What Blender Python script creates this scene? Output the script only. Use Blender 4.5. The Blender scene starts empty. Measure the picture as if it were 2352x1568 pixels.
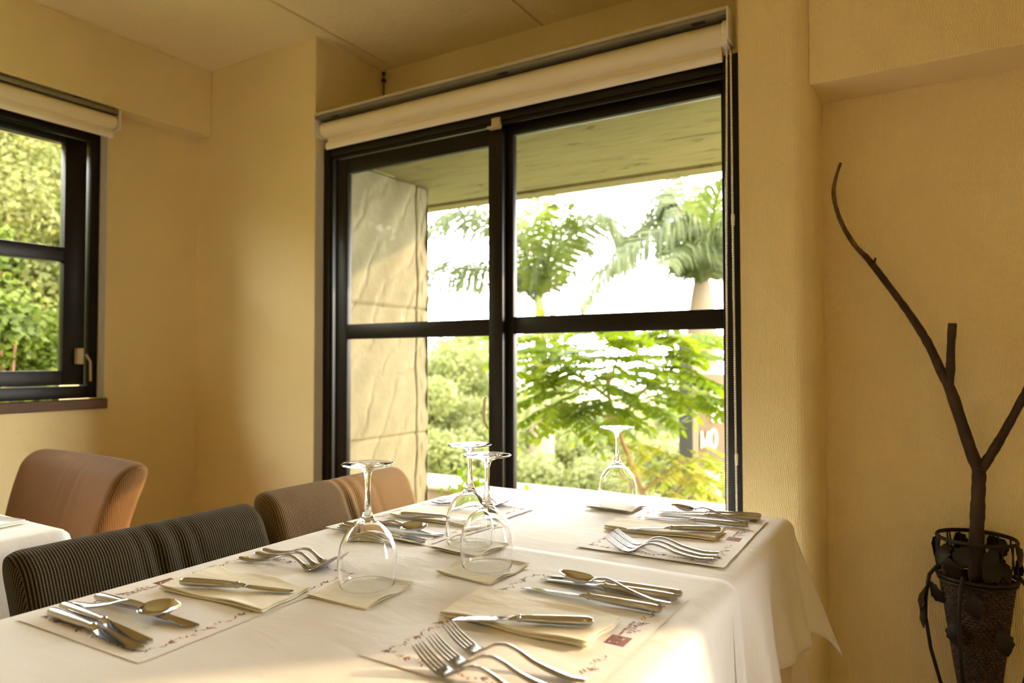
import bpy, bmesh, math, random
import numpy as np
from mathutils import Vector, Matrix

S = bpy.context.scene
COL = S.collection
PI = math.pi

# ------------------------------------------------------------------ camera
F_PX, YAW, PITCH, ROLL = 1593.43, math.radians(31.2122), math.radians(1.6033), math.radians(-0.0973)
CAM = np.array([0.0, 0.0, 1.10])
_f = np.array([-math.sin(YAW)*math.cos(PITCH), math.cos(YAW)*math.cos(PITCH), math.sin(PITCH)])
_r0 = np.array([math.cos(YAW), math.sin(YAW), 0.0]); _u0 = np.cross(_r0, _f)
_r = math.cos(ROLL)*_r0 + math.sin(ROLL)*_u0
_u = -math.sin(ROLL)*_r0 + math.cos(ROLL)*_u0
cd = bpy.data.cameras.new('camera'); cam = bpy.data.objects.new('camera', cd); COL.objects.link(cam)
cam.matrix_world = Matrix(((_r[0], _u[0], -_f[0], CAM[0]), (_r[1], _u[1], -_f[1], CAM[1]), (_r[2], _u[2], -_f[2], CAM[2]), (0, 0, 0, 1)))
cd.sensor_width = 36.0; cd.lens = 36.0*F_PX/2352.0; cd.clip_start = 0.02; cd.clip_end = 300
cd.dof.use_dof = True; cd.dof.focus_distance = 1.35; cd.dof.aperture_fstop = 3.2
S.camera = cam

# ------------------------------------------------------------------ world, sun, exposure
S.view_settings.view_transform = 'Standard'; S.view_settings.look = 'None'
S.view_settings.gamma = 1.0; S.view_settings.use_curve_mapping = False
S.view_settings.exposure = 0.22
W = bpy.data.worlds.new('sky'); S.world = W; W.use_nodes = True
wb = W.node_tree.nodes['Background']; wb.inputs['Color'].default_value = (1.0, 0.965, 0.91, 1); 
_wt = W.node_tree; _tc = _wt.nodes.new('ShaderNodeTexCoord'); _sx = _wt.nodes.new('ShaderNodeSeparateXYZ'); _rp = _wt.nodes.new('ShaderNodeValToRGB'); _mu = _wt.nodes.new('ShaderNodeMath')
_wt.links.new(_tc.outputs['Generated'], _sx.inputs[0]); _wt.links.new(_sx.outputs[2], _rp.inputs['Fac'])
_rp.color_ramp.elements[0].position = 0.0; _rp.color_ramp.elements[0].color = (1, 1, 1, 1)          # bright haze near the horizon
_rp.color_ramp.elements[1].position = 0.75; _rp.color_ramp.elements[1].color = (.33, .33, .33, 1)
_e = _rp.color_ramp.elements.new(.38); _e.color = (.85, .85, .85, 1)
_mu.operation = 'MULTIPLY'; _mu.inputs[1].default_value = 20.0; _wt.links.new(_rp.outputs['Color'], _mu.inputs[0]); _wt.links.new(_mu.outputs[0], wb.inputs['Strength'])
SUN_TO = Vector((1.0, 1.0, 0.5)).normalized()
sl = bpy.data.lights.new('sun', 'SUN'); sun = bpy.data.objects.new('sun', sl); COL.objects.link(sun)
sl.energy = 5.6; sl.color = (1.0, 0.68, 0.37); sl.angle = math.radians(1.2)
sun.rotation_euler = SUN_TO.to_track_quat('Z', 'Y').to_euler()
sun.location = SUN_TO*40
S.cycles.use_denoising = True
S.cycles.max_bounces = 12; S.cycles.diffuse_bounces = 6; S.cycles.glossy_bounces = 6; S.cycles.transmission_bounces = 12; S.cycles.transparent_max_bounces = 16
S.cycles.sample_clamp_indirect = 40.0; S.cycles.caustics_reflective = False; S.cycles.caustics_refractive = True; S.cycles.blur_glossy = 0.5

# ------------------------------------------------------------------ helpers
def ray(x, y): return _f + _r*(x-1176)/F_PX - _u*(y-784)/F_PX
def on_z(x, y, z): d = ray(x, y); return Vector(CAM + d*(z-CAM[2])/d[2])
def on_y(x, y, Y): d = ray(x, y); return Vector(CAM + d*Y/d[1])
def at_depth(x, y, dep): return Vector(CAM + ray(x, y)*dep)

class MB:
    def __init__(s): s.v = []; s.f = []; s.uv = None
    def add(s, vs, fs):
        o = len(s.v); s.v += [tuple(map(float, p)) for p in vs]; s.f += [tuple(i+o for i in f) for f in fs]
    def box(s, x0, x1, y0, y1, z0, z1):
        s.add([(x0,y0,z0),(x1,y0,z0),(x1,y1,z0),(x0,y1,z0),(x0,y0,z1),(x1,y0,z1),(x1,y1,z1),(x0,y1,z1)],
              [(0,3,2,1),(4,5,6,7),(0,1,5,4),(1,2,6,5),(2,3,7,6),(3,0,4,7)])
        return s
    def obox(s, c, ax, ay, az):   # oriented box, half-axis vectors
        c = Vector(c); ax = Vector(ax); ay = Vector(ay); az = Vector(az)
        vs = [c+i*ax+j*ay+k*az for k in (-1,1) for (i,j) in ((-1,-1),(1,-1),(1,1),(-1,1))]
        s.add(vs, [(0,3,2,1),(4,5,6,7),(0,1,5,4),(1,2,6,5),(2,3,7,6),(3,0,4,7)]); return s
    def rings(s, rings, closed=True, cap=True):
        n = len(rings[0]); vs = [p for r in rings for p in r]; fs = []
        for i in range(len(rings)-1):
            for j in range(n if closed else n-1):
                k = (j+1) % n
                fs.append((i*n+j, i*n+k, (i+1)*n+k, (i+1)*n+j))
        if cap and closed:
            fs.append(tuple(range(n-1, -1, -1))); m = (len(rings)-1)*n; fs.append(tuple(range(m, m+n)))
        s.add(vs, fs); return s
    def tube(s, pts, rad, n=10, cap=True):
        pts = [Vector(p) for p in pts]; m = len(pts)
        rad = rad if hasattr(rad, '__len__') else [rad]*m
        up = None; R = []
        for i in range(m):
            t = (pts[min(i+1, m-1)]-pts[max(i-1, 0)]).normalized()
            if up is None: up = Vector((0,0,1)) if abs(t.z) < .9 else Vector((1,0,0))
            a = (up - t*up.dot(t))
            if a.length < 1e-6: a = t.orthogonal()
            a.normalize(); b = t.cross(a); up = a
            R.append([pts[i]+(a*math.cos(2*PI*j/n)+b*math.sin(2*PI*j/n))*rad[i] for j in range(n)])
        return s.rings(R, True, cap)
    def lathe(s, prof, n=48, c=(0,0,0), cap=False):
        R = [[(c[0]+r*math.cos(2*PI*j/n), c[1]+r*math.sin(2*PI*j/n), c[2]+z) for j in range(n)] for r, z in prof]
        return s.rings(R, True, cap)
    def grid(s, fn, nu, nv, flip=False):
        vs = [fn(i/nu, j/nv) for i in range(nu+1) for j in range(nv+1)]; fs = []
        for i in range(nu):
            for j in range(nv):
                a = i*(nv+1)+j; q = (a, a+nv+1, a+nv+2, a+1); fs.append(q[::-1] if flip else q)
        s.add(vs, fs); return s
    def sphere(s, c, r, n=12, m=8, sc=(1,1,1)):
        R = [[(c[0]+sc[0]*r*math.sin(PI*i/m)*math.cos(2*PI*j/n), c[1]+sc[1]*r*math.sin(PI*i/m)*math.sin(2*PI*j/n), c[2]-sc[2]*r*math.cos(PI*i/m)) for j in range(n)] for i in range(m+1)]
        R[0] = [(c[0]+1e-5*math.cos(2*PI*j/n), c[1]+1e-5*math.sin(2*PI*j/n), c[2]-sc[2]*r) for j in range(n)]
        R[-1] = [(c[0]+1e-5*math.cos(2*PI*j/n), c[1]+1e-5*math.sin(2*PI*j/n), c[2]+sc[2]*r) for j in range(n)]
        return s.rings(R)
    def build(s, name, mat, parent=None, smooth=True, bevel=0, auto=None, loc=None, matrix=None):
        me = bpy.data.meshes.new(name); me.from_pydata(s.v, [], s.f); me.validate(); me.update()
        bm = bmesh.new(); bm.from_mesh(me); bmesh.ops.recalc_face_normals(bm, faces=bm.faces) if auto is None else None
        if bevel:
            es = [e for e in bm.edges if len(e.link_faces) == 2 and e.calc_face_angle(0) > .6]
            bmesh.ops.bevel(bm, geom=es, offset=bevel, segments=2, affect='EDGES', profile=.5, clamp_overlap=True)
        bm.to_mesh(me); bm.free()
        if smooth:
            for p in me.polygons: p.use_smooth = True
            try: me.set_sharp_from_angle(angle=math.radians(40))
            except Exception: pass
        o = bpy.data.objects.new(name, me); COL.objects.link(o)
        if mat: me.materials.append(mat)
        if parent: o.parent = parent
        if loc is not None: o.location = loc
        return o

def tag(o, label=None, cat=None, group=None, kind=None):
    if label: o['label'] = label
    if cat: o['category'] = cat
    if group: o['group'] = group
    if kind: o['kind'] = kind
    return o
def empty(name, loc=(0,0,0), rz=0):
    o = bpy.data.objects.new(name, None); COL.objects.link(o); o.location = loc; o.rotation_euler = (0,0,rz); o.empty_display_size = .05
    return o
def copy_tree(o, parent=None):
    c = o.copy(); COL.objects.link(c)
    if parent: c.parent = parent
    for ch in list(o.children): copy_tree(ch, c)
    return c
def struct(mb, name, mat, label, cat='wall', **k):
    return tag(mb.build(name, mat, smooth=k.pop('smooth', False), **k), label, cat, kind='structure')

# ------------------------------------------------------------------ materials
def mat(name, color=(.5,.5,.5), rough=.5, metal=0, spec=.5, sheen=0, coat=0):
    m = bpy.data.materials.new(name); m.use_nodes = True; b = m.node_tree.nodes['Principled BSDF']
    b.inputs['Base Color'].default_value = (*color, 1); b.inputs['Roughness'].default_value = rough
    b.inputs['Metallic'].default_value = metal; b.inputs['Specular IOR Level'].default_value = spec
    if sheen: b.inputs['Sheen Weight'].default_value = sheen; b.inputs['Sheen Roughness'].default_value = .4
    if coat: b.inputs['Coat Weight'].default_value = coat
    return m
class NT:
    def __init__(s, m): s.t = m.node_tree; s.b = s.t.nodes.get('Principled BSDF')
    def n(s, typ, **k):
        x = s.t.nodes.new(typ)
        for a, v in k.items():
            if a.startswith('i_'): x.inputs[a[2:].replace('_', ' ')].default_value = v
            else: setattr(x, a, v)
        return x
    def l(s, a, b): s.t.links.new(a, b)
    def math(s, op, a, b=None, c=None):
        x = s.n('ShaderNodeMath', operation=op)
        for i, v in enumerate((a, b, c)):
            if v is None: continue
            if isinstance(v, (int, float)): x.inputs[i].default_value = v
            else: s.l(v, x.inputs[i])
        return x.outputs[0]
    def noise(s, vec, scale, detail=4, rough=.5, dist=0):
        x = s.n('ShaderNodeTexNoise'); x.inputs['Scale'].default_value = scale; x.inputs['Detail'].default_value = detail; x.inputs['Roughness'].default_value = rough; x.inputs['Distortion'].default_value = dist
        if vec is not None: s.l(vec, x.inputs['Vector'])
        return x.outputs['Fac']
    def ramp(s, fac, stops):
        x = s.n('ShaderNodeValToRGB'); e = x.color_ramp.elements
        while len(e) < len(stops): e.new(.5)
        for k, (p, c) in enumerate(stops): e[k].position = p; e[k].color = (*c, 1) if len(c) == 3 else c
        s.l(fac, x.inputs['Fac']); return x.outputs['Color']
    def bump(s, h, strength=.3, dist=.002):
        x = s.n('ShaderNodeBump'); x.inputs['Strength'].default_value = strength; x.inputs['Distance'].default_value = dist
        s.l(h, x.inputs['Height']); s.l(x.outputs['Normal'], s.b.inputs['Normal'])
    def coords(s, kind='Object'):
        return s.n('ShaderNodeTexCoord').outputs[kind]
    def xyz(s, v):
        x = s.n('ShaderNodeSeparateXYZ'); s.l(v, x.inputs[0]); return x.outputs
    def scale(s, v, sc):
        x = s.n('ShaderNodeMapping'); x.inputs['Scale'].default_value = sc; s.l(v, x.inputs['Vector']); return x.outputs[0]

def wallpaper():
    m = mat('wallpaper', (.86,.72,.42), .75, spec=.3); t = NT(m); P = t.coords(); x, y, z = t.xyz(P)
    h = t.math('ADD', x, y)
    nz = t.noise(P, 14, 3)
    wig = t.math('MULTIPLY', t.math('SINE', t.math('ADD', t.math('MULTIPLY', z, 190), t.math('MULTIPLY', nz, 22))), .0014)
    ph = t.math('MULTIPLY', t.math('ADD', t.math('ADD', h, wig), t.math('MULTIPLY', nz, .012)), 2*PI/.0052)
    s = t.math('SINE', ph)
    fine = t.noise(P, 160, 3)
    t.bump(t.math('ADD', s, fine), .5, .0009)
    c = t.ramp(t.noise(P, 2.2, 3), [(.3, (.83,.69,.37)), (.7, (.87,.73,.415))]); t.l(c, t.b.inputs['Base Color'])
    return m
def plaster():
    m = mat('ceiling_plaster', (.87,.75,.46), .85, spec=.2); t = NT(m); P = t.coords(); x, y, z = t.xyz(P)
    a = t.noise(P, 60, 5, .6); b = t.noise(P, 22, 3)
    t.bump(t.math('ADD', a, b), .5, .004)
    return m
def cloth(name, col, sc=900, crease=.5, gl=.6):
    m = mat(name, col, gl, spec=.4, sheen=.05); t = NT(m); P = t.coords(); x, y, z = t.xyz(P)
    wv = t.math('ADD', t.math('SINE', t.math('MULTIPLY', x, sc)), t.math('SINE', t.math('MULTIPLY', y, sc)))
    n1 = t.noise(t.scale(P, (3.2, 7, 4)), 1.6, 3, .55, .8); n2 = t.noise(t.scale(P, (10, 24, 10)), 1.2, 2)
    h = t.math('ADD', t.math('MULTIPLY', n1, 6*crease), t.math('ADD', t.math('MULTIPLY', n2, 1.6*crease), t.math('MULTIPLY', wv, .004)))
    t.bump(h, .35, .004)
    return m
def corduroy(name, dark, light, pitch, mixhi=.75):
    m = mat(name, dark, .8, spec=.15, sheen=.06); t = NT(m); P = t.coords('UV'); x, y, z = t.xyz(P)
    s = t.math('SINE', t.math('MULTIPLY', x, 2*PI/pitch))
    s01 = t.math('MULTIPLY_ADD', s, .5, .5)
    st = t.math('SINE', t.math('MULTIPLY', y, 2*PI/.0042)); st = t.math('MULTIPLY_ADD', st, .18, .82)
    k = t.math('MULTIPLY', s01, st)
    c = t.ramp(k, [(.25, dark), (mixhi, light)])
    nz = t.noise(t.coords(), 9, 3)
    mx = t.n('ShaderNodeMix', data_type='RGBA', blend_type='MULTIPLY'); mx.inputs[0].default_value = .5
    t.l(c, mx.inputs[6]); t.l(t.ramp(nz, [(.3, (.62,.6,.55)), (.7, (1,1,1))]), mx.inputs[7])
    t.l(mx.outputs[2], t.b.inputs['Base Color']); t.bump(k, .7, .0012)
    return m
def stone():
    m = mat('cast_stone', (.32,.27,.17), .8, spec=.2); t = NT(m); P = t.coords(); x, y, z = t.xyz(P)
    w = t.n('ShaderNodeTexWave', wave_type='BANDS', bands_direction='DIAGONAL'); w.inputs['Scale'].default_value = 2.3; w.inputs['Distortion'].default_value = 5; w.inputs['Detail'].default_value = 3; w.inputs['Detail Scale'].default_value = 1.4
    t.l(t.scale(P, (1, 1.4, -1)), w.inputs['Vector'])
    cr = t.math('POWER', w.outputs['Fac'], 9)
    n = t.noise(P, 6, 5, .6)
    c = t.ramp(n, [(.3, (.145,.128,.076)), (.7, (.178,.157,.094))])
    mx = t.n('ShaderNodeMix', data_type='RGBA'); t.l(t.math('MULTIPLY', cr, .16), mx.inputs[0]); t.l(c, mx.inputs[6]); mx.inputs[7].default_value = (.11,.085,.045,1)
    t.l(mx.outputs[2], t.b.inputs['Base Color'])
    t.bump(t.math('ADD', t.math('MULTIPLY', cr, -.55), t.math('MULTIPLY', n, 1.0)), .6, .014)
    return m
def concrete():
    m = mat('soffit_concrete', (.50,.46,.27), .85, spec=.2); t = NT(m); P = t.coords()
    n = t.noise(t.scale(P, (2.2, 9, 4)), 2.2, 6, .7, .6)
    c = t.ramp(n, [(.33, (.08,.07,.035)), (.42, (.185,.168,.092)), (.7, (.225,.203,.115))]); t.l(c, t.b.inputs['Base Color']); t.bump(n, .4, .01)
    return m
def pane_mat():
    m = bpy.data.materials.new('window_glass'); m.use_nodes = True; t = m.node_tree; t.nodes.clear()
    o = t.nodes.new('ShaderNodeOutputMaterial'); mx = t.nodes.new('ShaderNodeMixShader'); tr = t.nodes.new('ShaderNodeBsdfTransparent'); g = t.nodes.new('ShaderNodeBsdfGlossy'); f = t.nodes.new('ShaderNodeFresnel')
    f.inputs['IOR'].default_value = 1.13; g.inputs['Roughness'].default_value = .01; tr.inputs['Color'].default_value = (.985,.99,.98,1)
    t.links.new(f.outputs[0], mx.inputs[0]); t.links.new(tr.outputs[0], mx.inputs[1]); t.links.new(g.outputs[0], mx.inputs[2]); t.links.new(mx.outputs[0], o.inputs[0])
    return m
def glass_mat():
    m = bpy.data.materials.new('crystal'); m.use_nodes = True; t = m.node_tree; t.nodes.clear()
    o = t.nodes.new('ShaderNodeOutputMaterial'); g = t.nodes.new('ShaderNodeBsdfGlass'); g.inputs['IOR'].default_value = 1.46; g.inputs['Roughness'].default_value = 0.0; g.inputs['Color'].default_value = (1,1,1,1)
    t.links.new(g.outputs[0], o.inputs[0]); return m
def leaf_mat(name, cols, trans=.5, sc=3.0):
    m = bpy.data.materials.new(name); m.use_nodes = True; t = NT(m); b = t.b; tr = t.n('ShaderNodeBsdfTranslucent'); mx = t.n('ShaderNodeMixShader'); o = t.t.nodes['Material Output']
    mx.inputs[0].default_value = trans
    P = t.coords(); c = t.ramp(t.noise(P, sc, 4, .6), [(.3, cols[0]), (.5, cols[1]), (.7, cols[2])])
    t.l(c, b.inputs['Base Color']); t.l(c, tr.inputs['Color']); b.inputs['Roughness'].default_value = .5; b.inputs['Specular IOR Level'].default_value = .3
    t.l(b.outputs[0], mx.inputs[1]); t.l(tr.outputs[0], mx.inputs[2]); t.l(mx.outputs[0], o.inputs[0]); return m
def wood(name, a, b_, sc=6, rough=.4, stretch=(1,1,1)):
    m = mat(name, a, rough); t = NT(m); P = t.coords(); n = t.noise(t.scale(P, stretch), sc, 5, .6, 1.2)
    t.l(t.ramp(n, [(.35, a), (.65, b_)]), t.b.inputs['Base Color']); t.bump(n, .25, .003); return m

M = {}
M['paper'] = wallpaper(); M['ceil'] = plaster()
M['bronze'] = mat('bronze_aluminium', (.008,.006,.0045), .38, spec=.25)
M['pane'] = pane_mat(); M['crystal'] = glass_mat()
M['cloth'] = cloth('tablecloth_linen', (.885,.87,.86)); M['cloth2'] = cloth('underlay_linen', (.80,.70,.60), crease=.4)
M['mat'] = cloth('placemat_paper', (.90,.88,.86), 500, .35)
M['nap'] = cloth('cream_napkin', (.90,.86,.72), 1300, .7, .7)
M['print'] = mat('maroon_print', (.30,.11,.095), .7); M['logo'] = mat('maroon_logo', (.23,.03,.03), .6); M['logow'] = mat('logo_white', (.85,.8,.72), .7)
M['steel'] = mat('stainless_steel', (.52,.52,.53), .17, 1.0)
M['blade'] = mat('polished_blade', (.62,.62,.63), .09, 1.0)
M['cord_dark'] = corduroy('dark_corduroy', (.012,.0085,.003), (.120,.088,.034), .0052)
M['cord_tan'] = corduroy('tan_corduroy', (.095,.055,.018), (.235,.145,.055), .0046)
M['cord_far'] = corduroy('brown_corduroy', (.100,.047,.013), (.235,.112,.030), .0046)
M['leg'] = wood('dark_leg_wood', (.03,.015,.008), (.06,.03,.015))
M['stone'] = stone(); M['conc'] = concrete()
M['blind'] = mat('blind_fabric', (.80,.70,.50), .7); M['rail'] = mat('grey_aluminium', (.25,.235,.20), .4, .6); M['raillip'] = mat('rail_lip', (.55,.48,.36), .45)
M['white'] = mat('white_plastic', (.85,.80,.70), .4); M['reveal'] = mat('reveal_paint', (.80,.76,.66), .6)
M['brass'] = mat('beige_handle', (.55,.44,.26), .4); M['clip'] = mat('dark_green_metal', (.03,.04,.035), .4, .6)
M['sill'] = wood('brown_sill_wood', (.075,.034,.013), (.13,.06,.025), 5, .6, (8,1,8))
M['floor'] = wood('floor_wood', (.34,.25,.15), (.46,.35,.22), 3, .35, (8,1,1))
M['iron'] = mat('black_iron', (.012,.008,.005), .55, .3)
M['wicker'] = wood('dark_wicker', (.012,.006,.0025), (.06,.032,.012), 60, .6)
M['bark'] = wood('dark_bark', (.022,.010,.005), (.055,.028,.012), 30, .8, (1,1,.3))
M['barktip'] = wood('dry_bark', (.05,.028,.013), (.20,.125,.06), 40, .8, (1,1,.3))
M['post'] = mat('charcoal_post', (.022,.022,.020), .6); M['postlight'] = mat('beige_post', (.32,.25,.18), .6); M['signp'] = mat('brown_sign', (.19,.135,.092), .6); M['signw'] = mat('sign_white', (.8,.75,.66), .5)
M['parapet'] = mat('parapet_render', (.52,.42,.36), .85); M['coping'] = mat('coping', (.85,.82,.76), .8)
M['ground'] = leaf_mat('hill_scrub', [(.16,.17,.05), (.22,.25,.07), (.30,.26,.13)], .0, .8)
M['bushA'] = leaf_mat('bush_green', [(.055,.085,.010), (.13,.18,.022), (.24,.265,.05)], .45, 1.5)
M['bushB'] = leaf_mat('bush_olive', [(.07,.085,.015), (.16,.17,.04), (.28,.24,.09)], .4, 1.5)
M['bushC'] = leaf_mat('bush_haze_tint', [(.17,.20,.065), (.23,.26,.09), (.30,.32,.13)], .45, 1.0)  # leaf colours paled and flattened to stand in for outdoor haze
M['tree'] = leaf_mat('tree_leaf', [(.075,.13,.004), (.15,.22,.008), (.26,.31,.016)], .55, 3)
M['treeY'] = leaf_mat('tree_leaf_yellow', [(.17,.24,.012), (.30,.33,.03), (.42,.33,.05)], .55, 5)
M['palm'] = leaf_mat('palm_leaf', [(.055,.08,.032), (.095,.12,.05), (.145,.165,.07)], .4, 2.5)
M['palmY'] = leaf_mat('palm_leaf_fresh', [(.065,.105,.010), (.115,.155,.020), (.18,.20,.038)], .5, 2.5)
M['ptrunk'] = mat('palm_trunk', (.27,.215,.145), .85); M['pshaft'] = mat('palm_crownshaft', (.12,.15,.03), .5)
M['pfibre'] = mat('palm_fibre', (.15,.115,.075), .9)
M['twig'] = mat('tree_bark', (.20,.12,.055), .85)

# ------------------------------------------------------------------ the room
ZC = 2.44
T = 0.730     # top of the tablecloth
b = MB(); b.box(-3.3,-2.93,-3.1,.30,0,ZC).box(-3.3,-2.93,1.587,2.14,0,ZC).box(-3.3,-2.93,.30,1.587,0,.925).box(-3.3,-2.93,.30,1.587,2.06,ZC)
struct(b, 'wall_left', M['paper'], 'cream wallpapered wall holding the small dark window')
b = MB(); b.box(-2.93,-2.155,2.0,2.14,0,ZC).box(-2.93,-2.155,2.14,2.5,1.97,ZC)                      # left of the window and the pocket's return
# right pilaster with its rounded corner
arc = [(-.324+.056*math.sin(PI/2*k/10), 2.0+.060*(1-math.cos(PI/2*k/10))) for k in range(11)]
poly = [(-.459,2.0)]+arc+[(-.268,2.2),(-.268,2.33),(-.42,2.14),(-.459,2.14)]
n_ = len(poly); b.add([(x,y,z) for z in (0,ZC) for x,y in poly], [tuple(range(n_-1,-1,-1)), tuple(range(n_,2*n_))]+[(k,(k+1)%n_,n_+(k+1)%n_,n_+k) for k in range(n_)])
b.box(-.459,-.30,2.14,2.5,1.99,ZC)
b.box(-2.155,-.459,2.0,2.14,0,.40).box(-2.155,-.459,2.128,2.5,2.005,2.03).box(-2.155,-.459,2.41,2.5,2.03,ZC)
struct(b, 'wall_front', M['paper'], 'cream wallpapered wall around the large sliding window')
b = MB(); b.box(-.268,.94,2.2,2.33,0,ZC).box(2.5,3.3,2.2,2.33,0,ZC).box(.94,2.5,2.2,2.33,0,.55).box(.94,2.5,2.2,2.33,1.80,ZC)
struct(b, 'wall_niche', M['paper'], 'cream wallpapered niche wall behind the branch')
struct(MB().box(-.276,3.3,2.025,2.2,1.852,ZC), 'trim_1', M['paper'], 'wallpapered beam above the niche', 'beam', bevel=.004)
struct(MB().box(-2.93,-2.835,-3.0,2.0,2.137,ZC), 'trim_2', M['paper'], 'wallpapered beam along the top of the left wall', 'beam', bevel=.004)
struct(MB().box(3.3,3.45,-3.1,2.75,0,ZC), 'wall_right', M['paper'], 'cream wallpapered wall at the right of the room')
b = MB(); b.box(-3.3,3.45,-3.15,-3.0,0,ZC)
struct(b, 'wall_back', M['paper'], 'cream wall behind the viewer')
b = MB(); xs = [-3.3, -2.087, -2.078, -1.318, -1.309, -.549, -.540, .220, .229, .989, .998, 3.45]
for i in range(len(xs)-1):
    b.box(xs[i], xs[i+1], -3.15, 2.75, ZC+(.010 if i % 2 else 0), ZC+.12)
struct(b, 'ceiling', M['ceil'], 'cream textured ceiling in panels with thin dark joints', 'ceiling')
struct(MB().box(-3.3,3.45,-3.15,2.33,-.1,0), 'floor', M['floor'], 'light brown wooden floor', 'floor')

# window 1: two sliding sashes in a dark bronze frame
w1 = empty('window_1', (-1.31, 2.0, .40)); tag(w1, 'large sliding window with dark bronze frame and two panes high', 'window', kind='structure')
def p1(mb, name, m, par=w1, **k):
    o = mb.build(name, m, par, **k)
    if par is w1: o.location = -Vector(w1.location)
    return o
b = MB(); b.box(-2.153,-2.115,2.045,2.128,.402,1.985).box(-.505,-.461,2.02,2.128,.402,1.985).box(-2.115,-.505,2.045,2.128,1.945,1.985).box(-2.115,-.505,2.045,2.128,.402,.45)
b.box(-2.115,-2.105,2.05,2.056,.45,1.945).box(-2.115,-2.105,2.083,2.088,.45,1.945).box(-2.115,-.505,2.05,2.056,1.93,1.945)
p1(b, 'frame', M['bronze'], bevel=.002)
def sash(x0, x1, y0, y1, zt, bar0, bar1, xl, xr, zb=.50):
    b = MB(); b.box(x0,xl,y0,y1,.45,zt+.06).box(xr,x1,y0,y1,.45,zt+.06).box(xl,xr,y0,y1,zt,zt+.06).box(xl,xr,y0,y1,.45,zb).box(xl,xr,y0,y1,bar0,bar1)
    s = p1(b, 'sash', M['bronze'], bevel=.002)
    ym = (y0+y1)/2
    p1(MB().box(xl,xr,ym-.0025,ym+.0025,bar1,zt), 'upper_pane', M['pane'], s, smooth=False)
    p1(MB().box(xl,xr,ym-.0025,ym+.0025,zb,bar0), 'lower_pane', M['pane'], s, smooth=False)
    return s
sash(-2.085,-1.285,2.056,2.080,1.867,1.189,1.249,-2.028,-1.343)
sash(-1.315,-.505,2.092,2.118,1.902,1.195,1.255,-1.262,-.532)
struct_latch = p1(MB().box(-1.318,-1.285,2.036,2.056,1.925,1.955).box(-1.332,-1.288,2.028,2.056,1.918,1.926), 'latch', M['brass'], bevel=.002)
hp = [on_y(x, y, 2.045) for x, y in ((1121,985),(1112,968),(1111,945),(1113,918),(1117,910))]
p1(MB().tube(hp, [.0035,.0055,.0055,.005,.004], 10), 'handle', M['brass'])
tag(MB().box(-2.1545,-2.1535,2.003,2.044,.402,1.97).build('trim_3', M['reveal'], smooth=False), 'pale painted reveal at the left of the large window', 'trim', kind='structure')

# window 2 in the left wall
w2 = empty('window_2', (-2.98, .95, .945)); tag(w2, 'small dark-framed window in the left wall with one crossbar', 'window', kind='structure')
def p2(mb, name, m, par=w2, **k):
    o = mb.build(name, m, par, **k)
    if par is w2: o.location = -Vector(w2.location)
    return o
XF = -2.985
b = MB(); b.box(XF-.075,XF,1.548,1.582,.95,2.055).box(XF-.075,XF,.30,.34,.95,2.055).box(XF-.075,XF,.34,1.548,2.02,2.055).box(XF-.075,XF,.34,1.548,.95,1.00)
p2(b, 'frame', M['bronze'], bevel=.002)
b = MB(); b.box(XF-.05,XF-.012,1.452,1.535,1.005,2.015).box(XF-.05,XF-.012,.345,.43,1.005,2.015).box(XF-.05,XF-.012,.43,1.452,1.985,2.015).box(XF-.05,XF-.012,.43,1.452,1.005,1.064).box(XF-.05,XF-.012,.43,1.452,1.503,1.562)
s2 = p2(b, 'sash', M['bronze'], bevel=.002)
p2(MB().box(XF-.033,XF-.028,.43,1.452,1.562,1.985), 'upper_pane', M['pane'], s2, smooth=False)
p2(MB().box(XF-.033,XF-.028,.43,1.452,1.064,1.503), 'lower_pane', M['pane'], s2, smooth=False)
p2(MB().box(XF-.012,XF+.012,1.497,1.522,1.09,1.155).tube([(XF+.012,1.53,1.13),(XF+.028,1.54,1.10),(XF+.02,1.545,1.04),(XF+.012,1.55,1.02)], .005, 8), 'handle', M['brass'], bevel=.002)
tag(MB().box(-2.984,-2.931,1.583,1.5868,.95,2.055).build('trim_4', M['reveal'], smooth=False), 'pale painted reveal of the small left window', 'trim', kind='structure')
struct(MB().box(-2.986,-2.915,.28,1.59,.908,.948), 'trim_5', M['sill'], 'brown wooden sill under the small left window', 'sill', bevel=.003)

# window 3 in the niche wall, beyond the picture; its light falls on the near end of the table
w3 = empty('window_3', (1.72, 2.26, .55)); tag(w3, 'window in the niche wall beyond the branch', 'window', kind='structure')
b = MB(); b.box(.94,.975,2.23,2.30,.55,1.80).box(2.465,2.5,2.23,2.30,.55,1.80).box(.975,2.465,2.23,2.30,1.765,1.80).box(.975,2.465,2.23,2.30,.55,.60)
o = b.build('frame', M['bronze'], w3, bevel=.002); o.location = -Vector(w3.location)
o = MB().box(.975,2.465,2.263,2.268,.60,1.765).build('pane', M['pane'], w3, smooth=False); o.location = -Vector(w3.location)

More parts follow.
